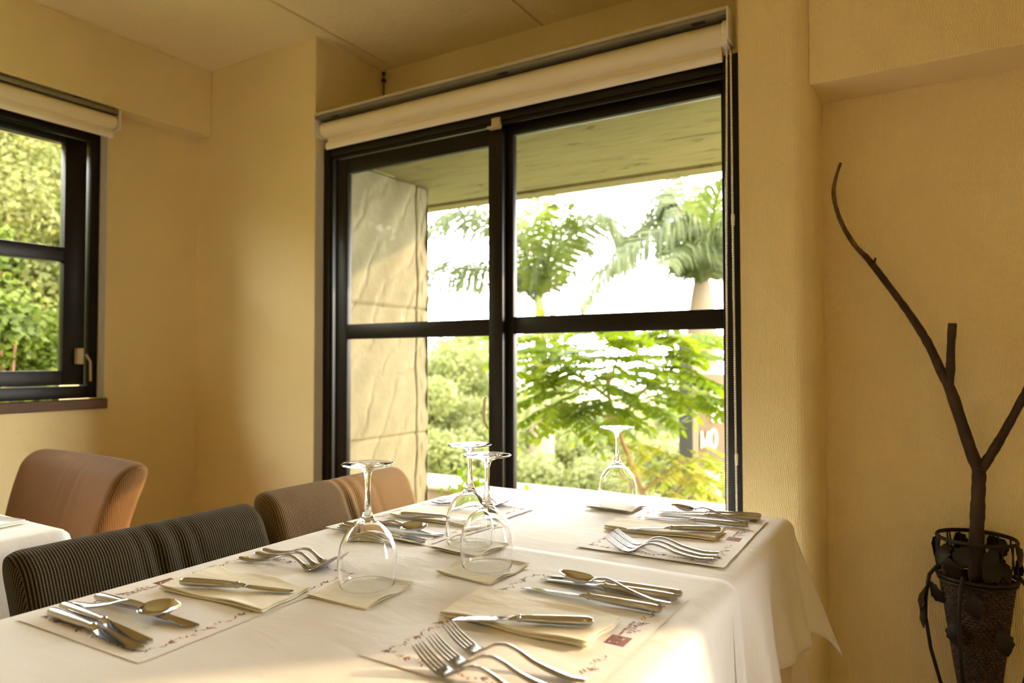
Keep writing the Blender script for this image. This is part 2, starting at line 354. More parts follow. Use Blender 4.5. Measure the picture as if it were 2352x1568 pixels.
# outside of the building
b = MB(); b.box(-2.75,-2.157,2.142,2.755,-1.5,1.969)
pil = struct(b, 'pillar', M['stone'], 'rough cast stone fin wall outside the large window', 'pillar', bevel=.008)
bm = bmesh.new(); bm.from_mesh(pil.data)
bmesh.ops.delete(bm, geom=[f for f in bm.faces if f.normal.x > .9 and f.calc_area() > .5], context='FACES'); bm.to_mesh(pil.data); bm.free()
b = MB()
def stone_face(u, v):
    y = 2.15+.597*u; z = -1.5+3.461*v; d = .004*math.sin(9*z+5*y)+.003*math.sin(23*z-31*y)
    for zj in (.748, 1.357, .1, -.6): d -= .010*math.exp(-((z-zj)/.006)**2)
    d -= .010*math.exp(-((y-2.665)/.005)**2)
    if y > 2.70: d += .004*math.sin(40*z)
    return (-2.162+d, y, z)
b.grid(stone_face, 120, 480); o = b.build('stone_cladding', M['stone'], pil)
b = MB(); b.box(-2.157,-.43,2.13,2.5,1.97,2.004); b.box(-3.0,-.1,2.5,3.05,1.97,2.3).box(-3.0,-.1,3.11,3.22,1.97,2.3).box(-3.0,-.1,3.05,3.11,2.00,2.3)
struct(b, 'roof_slab', M['conc'], 'stained concrete canopy slab over the large window', 'roof')
struct(MB().box(-6.0,-.3,3.16,3.42,-1.2,.375), 'kerb', M['parapet'], 'low rendered garden wall outside the large window', 'wall')
struct(MB().box(-6.0,-.3,3.13,3.45,.376,.40), 'trim_6', M['coping'], 'sunlit pale coping on the garden wall', 'coping', bevel=.006)

# ------------------------------------------------------------------ roller blinds
def roller_blind(label, L, rail_h, name='roller_blind'):
    """local frame: x along the width, y towards the room is negative, z=0 at top of the rail"""
    r = empty(name); tag(r, label, 'blind', 'roller blinds')
    b = MB(); b.box(0,L,-.022,.050,-.020,0); b.build('head_rail', M['rail'], r, bevel=.001)
    MB().box(0,L,-.026,-.0222,-.008,.002).build('rail_lip', M['raillip'], r, bevel=.001)
    b = MB(); n = 40
    b.rings([[(x, .024+.032*math.cos(2*PI*j/n), -.057+.032*math.sin(2*PI*j/n)) for j in range(n)] for x in (.012, L-.022)]); roll = b.build('fabric_roll', M['blind'], r)
    MB().box(.02,L-.028,.030,.032,-.110,-.060).build('fabric_drop', M['blind'], r, smooth=False)
    b = MB(); b.rings([[(x, .029+.007*math.cos(2*PI*j/16), -.120+.015*math.sin(2*PI*j/16)) for j in range(16)] for x in (.016, L-.026)]); b.build('hem_bar', M['white'], r)
    for x in (-.003, L):
        MB().box(x-.001,x+.004,-.026,.057,-.092,.002).build('end_cap', M['white'], r, bevel=.002)
    return r
bl = roller_blind('wide cream roller blind rolled up over the large sliding window', 1.655, .02); bl.location = (-2.140, 2.004, 2.106)
bl.rotation_euler = (0, 0, 0)
def br(x):
    MB().box(x-.016,x+.016,.004,.045,.002,.010).build('bracket', M['clip'], bl, bevel=.001)
    MB().box(x+.02,x+.06,-.016,-.004,-.024,-.0205).build('rail_clip', M['clip'], bl, bevel=.001)
for x in (.06, .855, 1.53): br(x)
# drive wheel at the right end and its bead chain
b = MB(); b.rings([[(x, .022+r_*math.cos(2*PI*j/32), -.057+r_*math.sin(2*PI*j/32)) for j in range(32)] for x, r_ in ((1.635,.033),(1.637,.037),(1.651,.037),(1.653,.033))]); b.box(1.637,1.653,-.014,.05,-.104,-.07); b.build('chain_wheel', M['white'], bl, bevel=.001)
def chain(pts, step=.0064, rb=.0031):
    b = MB(); L = 0; pts = [Vector(p) for p in pts]
    for a, c in zip(pts, pts[1:]):
        n = max(1, int((c-a).length/step))
        for k in range(n): b.sphere(a.lerp(c, k/n), rb, 6, 4)
        b.tube([a, c], .0008, 5)
    return b
off = Vector(bl.location)
c1 = [on_y(1669,118,1.978)-off, on_y(1669,600,1.978)-off, on_y(1671,1165,1.978)-off, on_y(1673,1260,1.978)-off]
c2 = [on_y(1678,118,1.992)-off, on_y(1683,500,1.985)-off, on_y(1692,1165,1.978)-off, on_y(1692,1260,1.978)-off]
chain(c1).build('bead_chain', M['white'], bl); chain(c2+[c1[-1]]).build('bead_chain', M['white'], bl)
for (x, y) in ((1683.5,505),(1691.5,1055)):
    p = on_y(x, y, 1.978+.007*(1165-y)/665)-off
    MB().lathe([(.001,-.017),(.004,-.015),(.004,-.003),(.0046,0),(.0046,.013),(.003,.017),(.001,.018)], 10, p, True).build('chain_connector', M['white'], bl)
bl2 = roller_blind('short cream roller blind rolled up over the small left window', 1.34, .02); bl2.location = (-2.886, 1.577, 2.128); bl2.rotation_euler = (0,0,-PI/2)
bl2.scale = (1,1,.86)
for xx in (.16, 1.1): MB().box(xx-.014,xx+.014,.004,.045,.002,.008).build('bracket', M['clip'], bl2, bevel=.001)
# small cable clip in the corner of the ceiling pocket
cl = tag(MB().sphere((-2.143,2.40,2.425), .009, 10, 8).box(-2.150,-2.136,2.392,2.408,2.385,2.398).tube([(-2.146,2.403,2.42),(-2.146,2.403,2.04)], .003, 6).build('cable_clip', M['clip']), 'small dark cable clip in the ceiling corner above the wide blind', 'clip')

# ------------------------------------------------------------------ tables
def table(label, x0, x1, y0, y1, ztop):
    t = empty('dining_table', ((x0+x1)/2, (y0+y1)/2, 0)); tag(t, label, 'table', 'dining tables under cloths')
    c = Vector(t.location)
    def P(mb, n, m): o = mb.build(n, m, t, bevel=.003); o.location = -c; return o
    P(MB().box(x0,x1,y0,y1,ztop-.03,ztop), 'tabletop', M['leg'])
    for x in (x0+.06, x1-.06):
        for y in (y0+.06, y1-.06):
            P(MB().box(x-.03,x+.03,y-.03,y+.03,.0005,ztop-.0305), 'leg', M['leg'])
    return t
def drape(name, mt, label, x0, x1, y0, y1, z, hang, R=.022, seed=0, sides='lrnf', amp=.016, freq=9., flare=5., corner=15.):
    """cloth lying on the rectangle x0..x1, y0..y1 at height z, hanging over the sides listed"""
    rnd = random.Random(seed); ph = [rnd.uniform(0, 6.28) for _ in range(8)]
    def axis(a0, a1, lo, hi):
        pts = []
        if lo: pts += [a0-hang*(1-k/26) for k in range(26)]
        n = max(6, int((a1-a0)/.02)); pts += [a0+(a1-a0)*k/n for k in range(n+1)]
        if hi: pts += [a1+hang*(k+1)/26 for k in range(26)]
        return pts
    X = axis(x0, x1, 'l' in sides, 'r' in sides); Y = axis(y0, y1, 'n' in sides, 'f' in sides)
    def pos(x, y):
        dx = x-x1 if x > x1 else (x-x0 if x < x0 else 0); dy = y-y1 if y > y1 else (y-y0 if y < y0 else 0)
        px, py = min(max(x, x0), x1), min(max(y, y0), y1)
        d = math.hypot(dx, dy)
        zz = z + .0006*math.sin(7*x+3*y+ph[0])*math.sin(5*y+ph[1])
        if d < 1e-9: return (px, py, zz)
        nx, ny = dx/d, dy/d
        both = abs(dx) > 1e-9 and abs(dy) > 1e-9
        th = math.atan2(abs(dy), abs(dx)); c2 = math.sin(2*th)**2 if both else 0
        s = px*1.0+py*1.0
        fl = math.radians(flare + corner*c2)
        if d < R*PI/2:
            h = R*math.sin(d/R); dn = R*(1-math.cos(d/R))
        else:
            q = d-R*PI/2; h = R+q*math.sin(fl); dn = R+q*math.cos(fl)
        w = min(1, max(0, (d-R)/hang)); 
        wv = amp*w*(math.sin(freq*s*2+ph[2])+.5*math.sin(freq*s*4.7+ph[3]))*(1-.8*c2)
        h += wv
        return (px+nx*h, py+ny*h, zz-dn)
    b = MB(); nx, ny = len(X), len(Y)
    vs = [pos(x, y) for x in X for y in Y]
    fs = [(i*ny+j, (i+1)*ny+j, (i+1)*ny+j+1, i*ny+j+1) for i in range(nx-1) for j in range(ny-1)]
    b.add(vs, fs); o = b.build(name, mt)
    for p in o.data.polygons: p.use_smooth = True
    sm = o.modifiers.new('thickness', 'SOLIDIFY'); sm.thickness = .0010; sm.offset = -1
    return tag(o, label, 'tablecloth', 'tablecloths')
TX0, TX1, TY0, TY1 = -1.150, -.312, .22, 1.742
table('long dining table by the large window, covered in white cloths', TX0+.006, TX1-.006, TY0+.006, TY1-.006, T-.0075)
drape('tablecloth', M['cloth2'], 'long undercloth showing below the pointed cloth corner at the right', TX0, TX1, TY0, TY1, T-.0055, .46, R=.014, seed=4, amp=.006, flare=1., corner=8.)
drape('tablecloth', M['cloth'], 'white cloth over the window end of the main table, corner hanging in a point', TX0, TX1, 1.15, TY1, T-.0030, .272, R=.030, seed=2, sides='lrf', amp=.022, freq=10, flare=6., corner=18.)
drape('tablecloth', M['cloth'], 'white cloth over the near end of the main table with sun on it', TX0, TX1, TY0, 1.20, T-.0012, .30, R=.030, seed=7, sides='lrn', amp=.020, freq=8, flare=5.)
table('second dining table at the left edge under a white cloth', -2.52, -1.672, -.60, .80, T-.0045)
drape('tablecloth', M['cloth'], 'white cloth hanging over the corner of the second table at far left', -2.525, -1.668, -.605, .803, T-.0012, .33, R=.026, seed=12, sides='lrnf', amp=.012, freq=9, flare=4., corner=16.)

# ------------------------------------------------------------------ chairs
def backrest_mesh(width, th, z0, z1, lean, wr, seed, flare=0.0, curve=0.0):
    """local: x across the width, front face towards -y, profile wraps from front bottom over the top to the back"""
    rnd = random.Random(seed); b = MB(); nu, nv = 150, 60; UV = []
    H = z1-z0; r = th/2
    per = [(-r, z0)]; 
    prof = []
    n1 = 22
    for k in range(n1): prof.append((-r, z0+(H-r)*k/n1))
    for k in range(17): a = PI-PI*k/16; prof.append((r*math.cos(a), z1-r+r*math.sin(a)))
    for k in range(1, n1+1): prof.append((r, z1-r-(H-r)*k/n1))
    wl = [(rnd.uniform(.40,.68)*width, rnd.uniform(.0015,.0036), rnd.uniform(.4,1.2)) for _ in range(7)]
    us = [width*k/nu for k in range(nu+1)]
    arc = [0]
    for p, q in zip(prof, prof[1:]): arc.append(arc[-1]+math.hypot(q[0]-p[0], q[1]-p[1]))
    vs = []; uv = []
    for u in us:
        e = min(u, width-u); k = min(1, e/.03); rs = math.sqrt(max(0, 1-(1-k)**2))
        sc = .45+.55*rs; top = -.016*(1-rs)
        for (y, z), a in zip(prof, arc):
            t = (z-z0)/H
            d = 0
            if wr:
                for (cx, am, sk) in wl:
                    x_ = u-(cx+sk*.03*(1-t)); d += am*wr*math.exp(-(x_/.010)**2)*max(0, 1-abs(t-.80)/.55)
            ny = 1-d/r
            yy = y*sc*ny - lean*t*t - curve*(1-4*(u/width-.5)**2)*t
            zz = z+(top-d*.45)*max(0, t)
            xx = u-width/2+flare*(u/width-.5)*2*t
            vs.append((xx, yy, zz)); uv.append((u+.15*d, a))
    n = len(prof); fs = []
    for i in range(nu):
        for j in range(n-1):
            fs.append((i*n+j, (i+1)*n+j, (i+1)*n+j+1, i*n+j+1))
    # end caps (fan strips between front and back of the profile)
    for i, fl in ((0, 0), (nu, 1)):
        for j in range(n//2):
            q = (i*n+j, i*n+j+1, i*n+n-2-j, i*n+n-1-j)
            if len(set(q)) == 4: fs.append(q if not fl else q[::-1])
    b.add(vs, fs); return b, uv
def put_uv(o, uv, cap_fn=None):
    me = o.data; l = me.uv_layers.new(name='UVMap')
    for p in me.polygons:
        cap = abs(p.normal.x) > .75
        for li in p.loop_indices:
            vi = me.loops[li].vertex_index
            if cap: c = me.vertices[vi].co; l.data[li].uv = (c.y, c.z)
            else: l.data[li].uv = uv[vi]
def chair(label, m, loc, rz, width=.5, th=.075, ztop=.79, lean=-.06, wr=1., seed=1, flare=0., curve=0.):
    c = empty('dining_chair', (loc[0], loc[1], 0), rz); tag(c, label, 'chair', 'upholstered dining chairs')
    b, uv = backrest_mesh(width, th, .40, ztop, lean, wr, seed, flare, curve)
    o = b.build('backrest', m, c, auto=False); put_uv(o, uv)
    sb = MB(); n = 24
    def seatp(z, s): return [(width/2*s*math.copysign(abs(math.cos(2*PI*j/n))**.35, math.cos(2*PI*j/n)), -.245+.215*s*math.copysign(abs(math.sin(2*PI*j/n))**.35, math.sin(2*PI*j/n)), z) for j in range(n)]
    sb.rings([seatp(.345,.94), seatp(.355,.98), seatp(.43,1.0), seatp(.455,.97), seatp(.465,.88)])
    s_ = sb.build('seat', m, c); put_uv(s_, [(v.co.x, v.co.y) for v in s_.data.vertices])
    for x in (-1, 1):
        for y in (-.42, -.02):
            MB().rings([[(x*(width/2-.04)+dx*k, y+dy*k, z) for dx, dy in ((-1,-1),(1,-1),(1,1),(-1,1))] for z, k in ((.0005,.014),(.36,.021))]).build('leg', M['leg'], c, smooth=False)
    return c
chair('dark brown striped corduroy chair at the near left side of the table', M['cord_dark'], (-1.265, .826), PI/2, .505, .080, .772, -.10, 1., 3)
chair('tan corduroy chair at the left of the table nearest the window, end sunlit', M['cord_tan'], (-1.265, 1.345), PI/2, .505, .080, .789, -.10, .9, 8)
chair('brown chair with sunlit orange side behind the second table at far left', M['cord_far'], (-2.350, 1.125), math.radians(-3), .585, .105, .797, -.085, .35, 5, .045, -.03)

# ------------------------------------------------------------------ place settings
def slab(corners, thick, name, m, label, cat, z, group, wob=.0, layers=1, seed=0, rag=0.0):
    """thin folded cloth between four corner points on the table"""
    c = [Vector((p[0], p[1], 0)) for p in corners]; o0 = (c[0]+c[1]+c[2]+c[3])/4; rnd = random.Random(seed); ph = [rnd.uniform(0, 6.3) for _ in range(6)]
    b = MB(); N = 26
    def P(u, v): return c[0].lerp(c[3], u).lerp(c[1].lerp(c[2], u), v)-o0
    for L in range(layers):
        za = thick*L/layers; zb = thick*(L+1)/layers-(.0003 if layers > 1 else 0); ins = .006*L
        def hgt(u, v):
            e = min(u, v, 1-u, 1-v); lift = wob*(.5+.5*math.sin(9*u+ph[0]+2*v))*(1-min(1, e/.12))
            return lift*(L+1) + wob*.35*math.sin(5*u+4*v+ph[2])**2*min(1, e/.1)
        def edge(u, v):
            p = P(ins+u*(1-2*ins), ins+v*(1-2*ins))
            return p + Vector((rag*math.sin(11*v+ph[3]), rag*math.sin(9*u+ph[4]), 0))
        top = []; 
        def tp(u, v):
            e = min(u, v, 1-u, 1-v); k = min(1, e/.018); p = edge(u, v); return (p.x, p.y, za+hgt(u, v)+(zb-za)*(.5+.5*math.sqrt(1-(1-k)**2)))
        def bt(u, v):
            e = min(u, v, 1-u, 1-v); k = min(1, e/.018); p = edge(u, v); return (p.x, p.y, za+hgt(u, v)*.8+(zb-za)*(.5-.5*math.sqrt(1-(1-k)**2)))
        def q(t):  # finer steps near the border
            return .5-.5*math.cos(PI*t)
        b.grid(lambda u, v: tp(q(u), q(v)), N, N); b.grid(lambda u, v: bt(q(u), q(v)), N, N, True)
    o = b.build(name, m, loc=(o0.x, o0.y, z))
    bm = bmesh.new(); bm.from_mesh(o.data); bmesh.ops.remove_doubles(bm, verts=bm.verts, dist=1e-6); bmesh.ops.recalc_face_normals(bm, faces=bm.faces); bm.to_mesh(o.data); bm.free()
    for p in o.data.polygons: p.use_smooth = True
    return tag(o, label, cat, group)

def leaf(b, x, y, ang, l, w, z=0):
    ca, sa = math.cos(ang), math.sin(ang)
    pts = [(0,0),(.3,.8),(.65,.75),(1,0),(.65,-.75),(.3,-.8)]
    b.add([(x+ca*p*l-sa*q*w, y+sa*p*l+ca*q*w, z) for p, q in pts], [(0,5,4,3,2,1)])
def border_print(W, L, seed):
    """floral vine running round a W x L mat, inset"""
    rnd = random.Random(seed); b = MB(); ins = .024
    x0, x1, y0, y1 = -W/2+ins, W/2-ins, -L/2+ins, L/2-ins
    runs = [((x0,y0),(x1,y0)),((x1,y0),(x1,y1)),((x1,y1),(x0,y1)),((x0,y1),(x0,y0))]
    for ri, (a, c) in enumerate(runs):
        ln = math.hypot(c[0]-a[0], c[1]-a[1]); n = int(ln/.0062); dx, dy = (c[0]-a[0])/ln, (c[1]-a[1])/ln; ang = math.atan2(dy, dx)
        for k in range(n):
            t = k*ln/n
            if ri == 3 and ln*.5-.052 < t < ln*.5+.030: continue      # gap for the emblem and its lettering
            wv = .0035*math.sin(t*2*PI/.034); px, py = a[0]+dx*t-dy*wv, a[1]+dy*t+dx*wv
            sl_ = .0035*2*PI/.034*math.cos(t*2*PI/.034)
            m_ = k % 9
            b.obox((px, py, 0), (dx*.0022-dy*sl_*.0022*.6, dy*.0022+dx*sl_*.0022*.6, 0), (-dy*.00032, dx*.00032, 0), (0,0,.00005))
            if m_ in (0, 1, 3, 4, 6): leaf(b, px, py, ang+rnd.choice((-1,1))*rnd.uniform(.6,1.3), rnd.uniform(.006,.010), .0015)
            if m_ == 5:
                for q in (-.5, .2, .9): leaf(b, px, py, ang+q, .0105, .0015)
            if m_ == 8: b.lathe([(.0001,0),(.0015,0)], 8, (px-dy*.004, py+dx*.004, 0))
    return b
_txt = None
def text_mesh(s, size):
    cu = bpy.data.curves.new('lettering', 'FONT'); cu.body = s; cu.size = size; cu.align_x = 'LEFT'; cu.space_character = 1.35
    o = bpy.data.objects.new('lettering', cu); COL.objects.link(o)
    dg = bpy.context.evaluated_depsgraph_get(); me = bpy.data.meshes.new_from_object(o.evaluated_get(dg)); bpy.data.objects.remove(o)
    return me
TXT = text_mesh('mogan', .013)
MW, ML = .292, .425
def placemat(label, cx, cy, rz, z, seed):
    """long side along local y, emblem on the local -x side"""
    o = empty('placemat', (cx, cy, z), rz); tag(o, label, 'placemat', 'printed paper placemats')
    b = MB(); rnd = random.Random(seed); p0 = rnd.uniform(0, 6)
    def hz(u, v):
        e = min(u, 1-u, v, 1-v); return .0006*max(0, 1-e/.08)*(.5+.5*math.sin(14*v+p0)*math.sin(5*u+p0))
    N = 30
    b.grid(lambda u, v: (-MW/2+MW*u, -ML/2+ML*v, .0004+hz(u, v)), N, N); b.grid(lambda u, v: (-MW/2+MW*u, -ML/2+ML*v, hz(u, v)), N, N, True)
    s = b.build('sheet', M['mat'], o)
    bp = border_print(MW, ML, 5).build('border_print', M['print'], o, smooth=False); bp.location = (0,0,.00062)
    # emblem: maroon square with a white script stroke
    ex = -MW/2+.030
    MB().box(ex-.014,ex+.014,-.016,.016,.0005,.0007).build('emblem', M['logo'], o, smooth=False)
    b = MB()
    for pts in ([(-.009,-.004),(-.010,.001),(-.006,.006),(-.002,.004),(-.003,-.004),(-.006,-.010)], [(.001,.007),(.000,-.002),(.002,-.009)], [(.004,.007),(.006,.002),(.010,.004),(.008,-.002),(.006,-.008),(.011,-.008)]):
        b.tube([(ex-y_*1.0, x_*1.15, .00075) for x_, y_ in pts], .0007, 6)
    b.build('emblem_stroke', M['logow'], o)
    t = bpy.data.objects.new('lettering', TXT.copy()); COL.objects.link(t); t.data.materials.append(M['print']); t.parent = o; t.location = (ex+.001, -.074, .0008); t.rotation_euler = (0,0,PI/2)
    b = MB(); rn = random.Random(3); y_ = -.072
    while y_ < -.036:
        w_ = rn.uniform(.0008,.0018); b.box(ex+.0035, ex+.0085, y_, y_+.0004, .0007, .0008); b.box(ex+.0035+rn.choice((0,.0025)), ex+.0045+rn.choice((0,.004)), y_, y_+w_+.0008, .0007, .0008); y_ += w_+.0022
    b.box(ex+.0045,ex+.0075,-.034,-.019,.0007,.0008); b.build('small_print', M['print'], o, smooth=False)
    return o

def sweep(b, secs, n=12, e=2.2):
    """secs: (x, z, half width, half thickness)"""
    R = []
    for i, (x, z, w, t) in enumerate(secs):
        a, c = secs[max(i-1, 0)], secs[min(i+1, len(secs)-1)]
        dx, dz = c[0]-a[0], c[1]-a[1]; l = math.hypot(dx, dz) or 1; tx, tz = dx/l, dz/l
        ring = []
        for j in range(n):
            ca, sa = math.cos(2*PI*j/n), math.sin(2*PI*j/n); k = 2/e
            yy = w*math.copysign(abs(ca)**k, ca); vv = t*math.copysign(abs(sa)**k, sa)
            ring.append((x-tz*vv, yy, z+tx*vv))
        R.append(ring)
    b.rings(R); return b
def smoothpath(keys, n=40):
    xs = [k[0] for k in keys]; out = []
    for i in range(n+1):
        x = xs[0]+(xs[-1]-xs[0])*i/n; k = 0
        while k < len(xs)-2 and x > xs[k+1]: k += 1
        def val(c):
            p0, p1, p2, p3 = keys[max(k-1,0)], keys[k], keys[k+1], keys[min(k+2,len(keys)-1)]
            h = (p2[0]-p1[0]); t = (x-p1[0])/h
            m1 = (p2[c]-p0[c])/((p2[0]-p0[0]) or 1)*h; m2 = (p3[c]-p1[c])/((p3[0]-p1[0]) or 1)*h
            return (2*t**3-3*t*t+1)*p1[c]+(t**3-2*t*t+t)*m1+(-2*t**3+3*t*t)*p2[c]+(t**3-t*t)*m2
        out.append((x,)+tuple(val(c) for c in range(1, len(keys[0]))))
    return out
def make_fork():
    r = empty('fork')
    h = smoothpath([(0,.0050,.0050,.0014),(.004,.0046,.0068,.0020),(.03,.0032,.0072,.0022),(.07,.0085,.0050,.0022),(.095,.0165,.0036,.0021),(.112,.0195,.0034,.0021),(.127,.0165,.0036,.0020),(.143,.0075,.0045,.0017)], 44)
    b = MB(); sweep(b, h, 12, 2.4); b.build('handle', M['steel'], r)
    b = MB()
    sweep(b, smoothpath([(.1425,.0078,.0044,.0016),(.150,.0040,.0085,.0013),(.158,.0020,.0115,.0012),(.166,.0028,.0122,.0011),(.170,.0042,.0123,.0010)], 16), 14, 2.8)
    for i in range(4):
        y = -.0099+.0066*i
        secs = smoothpath([(.167,.0030,.0022,.0011),(.180,.0085,.0021,.0011),(.194,.0165,.0018,.0010),(.2065,.0255,.0009,.0006)], 14)
        n0 = len(b.v); sweep(b, secs, 8, 2.2)
        b.v[n0:] = [(p[0], p[1]+y*(1-.10*max(0,(p[0]-.167)/.04)), p[2]) for p in b.v[n0:]]
    b.build('tines', M['steel'], r); return r
def make_spoon():
    r = empty('spoon')
    h = smoothpath([(0,.0050,.0045,.0014),(.004,.0046,.0064,.0020),(.03,.0034,.0068,.0022),(.07,.0090,.0046,.0022),(.095,.0150,.0034,.0021),(.110,.0165,.0032,.0021),(.124,.0135,.0036,.0019),(.132,.0105,.0042,.0015)], 44)
    b = MB(); sweep(b, h, 12, 2.4); b.build('handle', M['steel'], r)
    b = MB(); cx, A, B_, dp = .161, .0335, .0215, .0105
    def sh(u, v, o):
        rr = u; th = 2*PI*v; x = A*rr*math.cos(th); y = B_*rr*math.sin(th)*(1-.14*math.cos(th)); z = .0115+.0012*x/A-dp*(1-rr**2.2)
        return (cx+x, y, z+o)
    b.grid(lambda u, v: sh(u, v, 0), 16, 40); b.grid(lambda u, v: sh(u, v, -.0011), 16, 40, True)
    b.grid(lambda u, v: sh(1, v, -.0011*u), 1, 40)
    o = b.build('bowl', M['blade'], r)
    bm = bmesh.new(); bm.from_mesh(o.data); bmesh.ops.remove_doubles(bm, verts=bm.verts, dist=2e-6); bmesh.ops.recalc_face_normals(bm, faces=bm.faces); bm.to_mesh(o.data); bm.free()
    return r
def make_knife(L=.232, hl=.118, bw=.0098, butter=False):
    r = empty('butter_knife' if butter else 'knife')
    zc = .0068
    h = smoothpath([(0,zc,.0030,.0030),(.003,zc,.0062,.0052),(.012,zc,.0078,.0062),(.04,zc,.0080,.0062),(.08,zc,.0066,.0054),(hl-.010,zc,.0052,.0046),(hl-.005,zc,.0050,.0045)], 34)
    h += [(hl-.004,zc,.0060,.0054),(hl-.001,zc,.0060,.0054),(hl,zc,.0046,.0042),(hl+.006,zc,.0048,.0030),(hl+.012,zc-.001,.0060,.0014)]
    b = MB(); sweep(b, h, 16, 2.1); b.build('handle', M['steel'], r)
    b = MB(); st = []
    n = 40; x0 = hl+.009
    for i in range(n+1):
        t = i/n; x = x0+(L-x0)*t
        back = bw*.62*min(1, .55+t*4); edge = -bw*(.55+.45*min(1, t*5))
        if t > .70: k = (t-.70)/.30; q_ = math.sqrt(max(0, 1-k**2.4)); edge = edge*q_+(back-.0022)*(1-q_)
        if t > .95: back -= .0012*((t-.95)/.05)**2
        z = zc-.001-.0042*t
        st.append([(x, back, z+.0011), (x, (back+edge)/2, z+.0009), (x, edge, z+.0001), (x, edge, z-.0001), (x, (back+edge)/2, z-.0009), (x, back, z-.0011)])
    b.rings(st); b.build('blade', M['blade'], r)
    return r
proto = {'fork': make_fork(), 'spoon': make_spoon(), 'knife': make_knife(), 'butter': make_knife(.196, .104, .0085, True)}
LEN = {'fork': .2065, 'spoon': .1945, 'knife': .232, 'butter': .196}
used = set()
def cutlery(kind, h, tip, z, label, group, pitch=0.0, mirror=False, anchor=0, roll=0):
    """handle end and tip as points on the table"""
    src = proto[kind]
    o = src if kind not in used else copy_tree(src); used.add(kind)
    d = Vector((tip[0]-h[0], tip[1]-h[1], 0)); L = d.length; ang = math.atan2(d.y, d.x); d.normalize()
    st = Vector((h[0], h[1], 0)) + d*(L-LEN[kind])*anchor
    o.location = (st.x, st.y, z); o.rotation_euler = (roll, -pitch, ang)
    cat = {'fork':'fork','spoon':'spoon','knife':'knife','butter':'butter knife'}[kind]
    return tag(o, label, cat, group)

ZM = T-.0004     # placemats lie on the cloths
ZT = ZM+.0016    # cutlery lies on the placemats
A_ = placemat('placemat at the near left of the table, beside the dark striped chair', -.990, .708, math.radians(1.5), ZM, 1)
B_ = placemat('placemat at the near right of the table, partly in the sun', -.478, .868, PI+math.radians(-.5), ZM, 2)
C_ = placemat('placemat on the left by the tan chair, towards the window', -1.012, 1.325, math.radians(-2.0), ZM, 3)
D_ = placemat('placemat at the far right corner of the table by the window', -.474, 1.474, PI+math.radians(1.0), ZM, 4)
N1 = 'folded cream napkins under butter knives'; N2 = 'cream paper napkins under the glasses'
slab([(-1.078,.672),(-1.092,.792),(-.862,.800),(-.846,.688)], .0055, 'napkin', M['nap'], 'cream napkin under the butter knife beside the dark striped chair', 'napkin', ZT, N1, .0022, 2, 1, .002)
slab([(-.616,.812),(-.622,.932),(-.380,.925),(-.385,.815)], .0070, 'napkin', M['nap'], 'cream napkin under the butter knife between spoon and sunlit forks at near right', 'napkin', ZT, N1, .0022, 2, 2, .002)
slab([(-1.110,1.268),(-1.115,1.388),(-.880,1.398),(-.885,1.270)], .0055, 'napkin', M['nap'], 'cream napkin under the butter knife next to the tan chair', 'napkin', ZT, N1, .0020, 2, 3, .002)
slab([(-.622,1.408),(-.632,1.500),(-.386,1.530),(-.388,1.436)], .0075, 'napkin', M['nap'], 'cream napkin under the butter knife at the far right by the window', 'napkin', ZT, N1, .0020, 2, 4, .002)
slab([(-.850,.772),(-.728,.778),(-.738,.903),(-.848,.905)], .0025, 'cocktail_napkin', M['nap'], 'small cream napkin under the nearest upturned wine glass', 'napkin', T+.0002, N2, .0028, 2, 11, .003)
slab([(-.752,.976),(-.628,.968),(-.622,1.090),(-.745,1.100)], .0025, 'cocktail_napkin', M['nap'], 'small cream napkin under the right one of the middle pair of glasses', 'napkin', T+.0002, N2, .0028, 2, 12, .003)
slab([(-.852,1.084),(-.735,1.080),(-.722,1.196),(-.845,1.205)], .0025, 'cocktail_napkin', M['nap'], 'small cream napkin under the left one of the middle pair of glasses', 'napkin', T+.0014, N2, .0028, 2, 13, .003)
slab([(-.752,1.590),(-.632,1.588),(-.622,1.696),(-.742,1.700)], .0025, 'cocktail_napkin', M['nap'], 'small cream napkin under the glass standing alone by the window', 'napkin', T+.0002, N2, .0028, 2, 14, .003)

def Q(x, y, z=T): p = on_z(x, y, z); return (p.x, p.y)
ROLLK = .07
KN, FO, SP, BU = 'table knives beside the placemats', 'forks laid in threes', 'spoons crossing the knives', 'butter knives on the napkins'
# near left
cutlery('knife', Q(115,1405,T+.006), Q(305,1480,T+.004), ZT, 'outermost knife of the cluster at the near left corner of the table', KN)
cutlery('knife', Q(143,1391,T+.006), Q(330,1466,T+.004), ZT, 'second knife of the near left cluster, between outer knife and spoon', KN)
cutlery('knife', Q(222,1371,T+.006), Q(460,1438,T+.004), ZT, 'knife of the near left cluster with the spoon bowl over its blade', KN)
cutlery('spoon', Q(163,1388,T+.008), Q(372,1392,T+.020), ZT+.0035, 'spoon of the near left cluster lying across a knife blade', SP, .03, roll=.18)
cutlery('butter', Q(414,1337,T+.013), Q(660,1357,T+.01), ZT+.0068, 'butter knife on the napkin beside the dark striped chair', BU)
for k, (h, bb, lb) in enumerate([((550,1280),(700,1316),'nearest fork of three beside the striped chair'), ((588,1269),(712,1301),'middle fork of three beside the striped chair'), ((605,1262),(728,1292),'farthest fork of three beside the striped chair')]):
    hh, t_ = Q(*h, T+.006), Q(*bb); d = Vector((t_[0]-hh[0], t_[1]-hh[1])).normalized()
    if k == 0: d = Vector((.985, .17))
    cutlery('fork', hh, (hh[0]+d.x*.2065, hh[1]+d.y*.2065), ZT+.0006*k, lb, FO)
